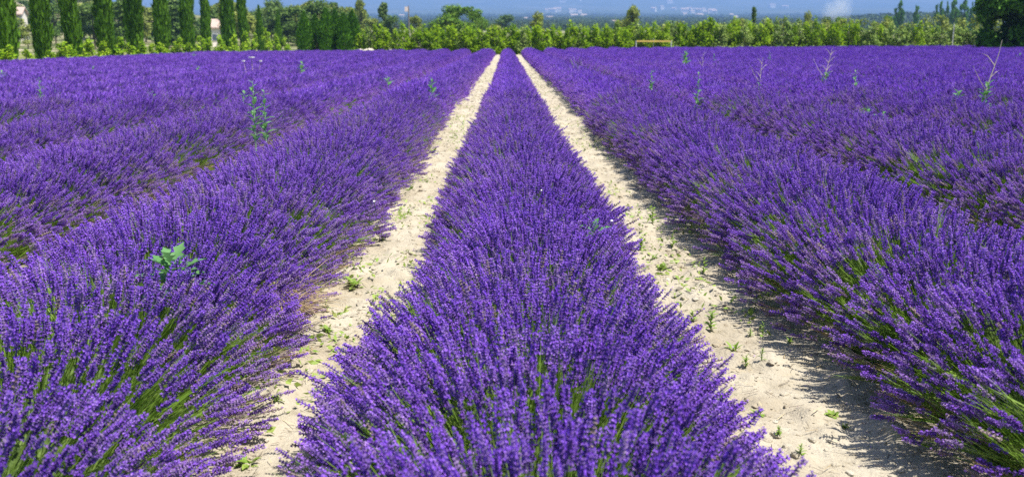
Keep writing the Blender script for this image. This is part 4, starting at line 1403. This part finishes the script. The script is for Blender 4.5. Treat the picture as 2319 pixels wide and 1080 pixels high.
# fennel-like pale plant
p = on_land(1322, 165, .5)
t = tag(empty('feathery_weed', (p.x, p.y, float(gz(p.x, p.y)))), 'feathery pale green weed on the right row far off', 'weed', 'weeds standing up in the lavender')
arc_blades('fronds', p, 60, 1.25, .45, None, (0, 0), 23, .010, .12).build('fronds', M['weed'], t)

# dry branching stalks
def branch_weed(px, py, top, lean_px, lab, seed, fork=.55, green=True, mat='bleached', twigs=3, thick=1.0):
    p = on_land(px, py, .50)
    m = p.y / F_PX
    g0 = float(gz(p.x, p.y))
    H = .50 + (py - top) * m
    q = random.Random(seed)
    t = tag(empty('dry_stalk', (p.x, p.y, g0)), lab, 'weed', 'weeds standing up in the lavender')
    lx = lean_px * m
    pts = [Vector((lx * (z / H) ** 1.2 + .02 * math.sin(z * 7), .02 * math.cos(z * 6), z)) for z in np.linspace(0, H, 9)]
    mb = MB(); mb.tube(pts, [(.010 - .007 * i / 8) * thick for i in range(9)], 6); mb.build('stem', M[mat], t)
    mb = MB()
    for i in range(twigs):
        k = min(7, 4 + int(i * 4 / max(1, twigs)))
        s = -1 if i % 2 == 0 else 1
        L = H * q.uniform(.16, .30) * (1.3 if i == 0 else .7)
        b0 = pts[k]
        mb.tube([b0, b0 + Vector((s * L * .35, q.uniform(-.1, .1) * L, L * .45)), b0 + Vector((s * L * .65, q.uniform(-.2, .2) * L, L * (1.0 if i == 0 else .6)))], [.006 * thick, .004 * thick, .0015], 5)
    mb.build('twig', M[mat], t)
    if green:
        for i in range(16):
            f_ = i / 16
            add_leaf(t, 'blue_oval', pts[0].lerp(pts[4], .55 + .45 * f_) if False else (lx * ((.36 + (H - .5) * .5 * f_) / H) ** 1.2, 0, .36 + (H - .5) * .5 * f_), 2.4 * i, q.uniform(.3, .9), .17 * (1.1 - .5 * f_))
    return t
branch_weed(2216, 236, 95, 38, 'tall weed with a pale forked dry branch near the right edge', 4, twigs=3, thick=1.15)
branch_weed(1862, 190, 110, 16, 'weed with a reddish dry feathery top right of centre', 5, twigs=9)
branch_weed(1722, 190, 132, 2, 'faint dry stalk in the right lavender, far off', 6, green=False, twigs=5)
branch_weed(1590, 150, 118, 3, 'thin dry stalk beside the bushy bright far weed', 7, green=False, twigs=4)

for px, py, lab in ((1227, 452, 'tiny white blossom on the crest of the central row'), (1385, 525, 'tiny white blossom on the right flank of the central row'), (848, 478, 'tiny white blossom on the left row, near its right flank')):
    d = ray(px, py); k_ = 0 if px > 1000 else -1
    p = on_land(px, py, .56)
    mb = MB()
    for i in range(5):
        a = 1.2566 * i
        c_, s_ = math.cos(a), math.sin(a)
        mb.add([(0, 0, 0), (c_ * .004 - s_ * .003, s_ * .004 + c_ * .003, .002), (c_ * .0065, s_ * .0065, .002), (c_ * .004 + s_ * .003, s_ * .004 - c_ * .003, .002)], [(0, 1, 2, 3)])
    mb.tube([(0, 0, -.06), (0, 0, 0)], .001, 4, 1)
    o = mb.build('white_blossom', [M['white'], M['stem']])
    o.location = p + Vector((0, 0, .05)); o.rotation_euler = (.5, 0, 0)
    tag(o, lab, 'flower')
# white umbel flower
p = on_land(572, 165, .50)
m = p.y / F_PX
g0 = float(gz(p.x, p.y))
t = tag(empty('umbel_flower', (p.x, p.y, g0)), 'branching wild flower with a flat white head above the left lavender', 'flower')
H = .5 + (165 - 133) * m
mb = MB(); mb.tube([(0, 0, 0), (0, 0, H)], [.012, .006], 6)
for s in (-1, 1): mb.tube([(0, 0, .45), (s * 14 * m, 0, .5), (s * 19 * m, 0, H - 8 * m)], [.009, .008, .005], 5)
mb.build('stem', M['dry'], t)
for dx, dz, r_ in ((0, 0, 6), (-19, -8, 2.2), (19, -8, 2.2)):
    mb = MB()
    q = random.Random(int(dx))
    for i in range(26):
        a, rr = q.uniform(0, 6.28), math.sqrt(q.random()) * r_ * m
        c = Vector((dx * m + math.cos(a) * rr, math.sin(a) * rr, H + dz * m + .02))
        mb.box(c, (.035, .035, .03), 0, a)
    o = mb.build('flower_head', M['white'], t)

# ------------------------------------------------------------------ air
hm, nt, out = new_mat('pale_haze')
pv = N(nt, 'VolumePrincipled')
pv.inputs['Color'].default_value = (.245, .40, .76, 1)
pv.inputs['Density'].default_value = 1.95e-4
pv.inputs['Anisotropy'].default_value = 0.0
nt.links.new(pv.outputs[0], out.inputs['Volume'])
mb = MB()
mb.box((0, 7400, 499), (22400, 15600, 1010))
hz = mb.build('haze', hm)
tag(hz, kind='stuff')
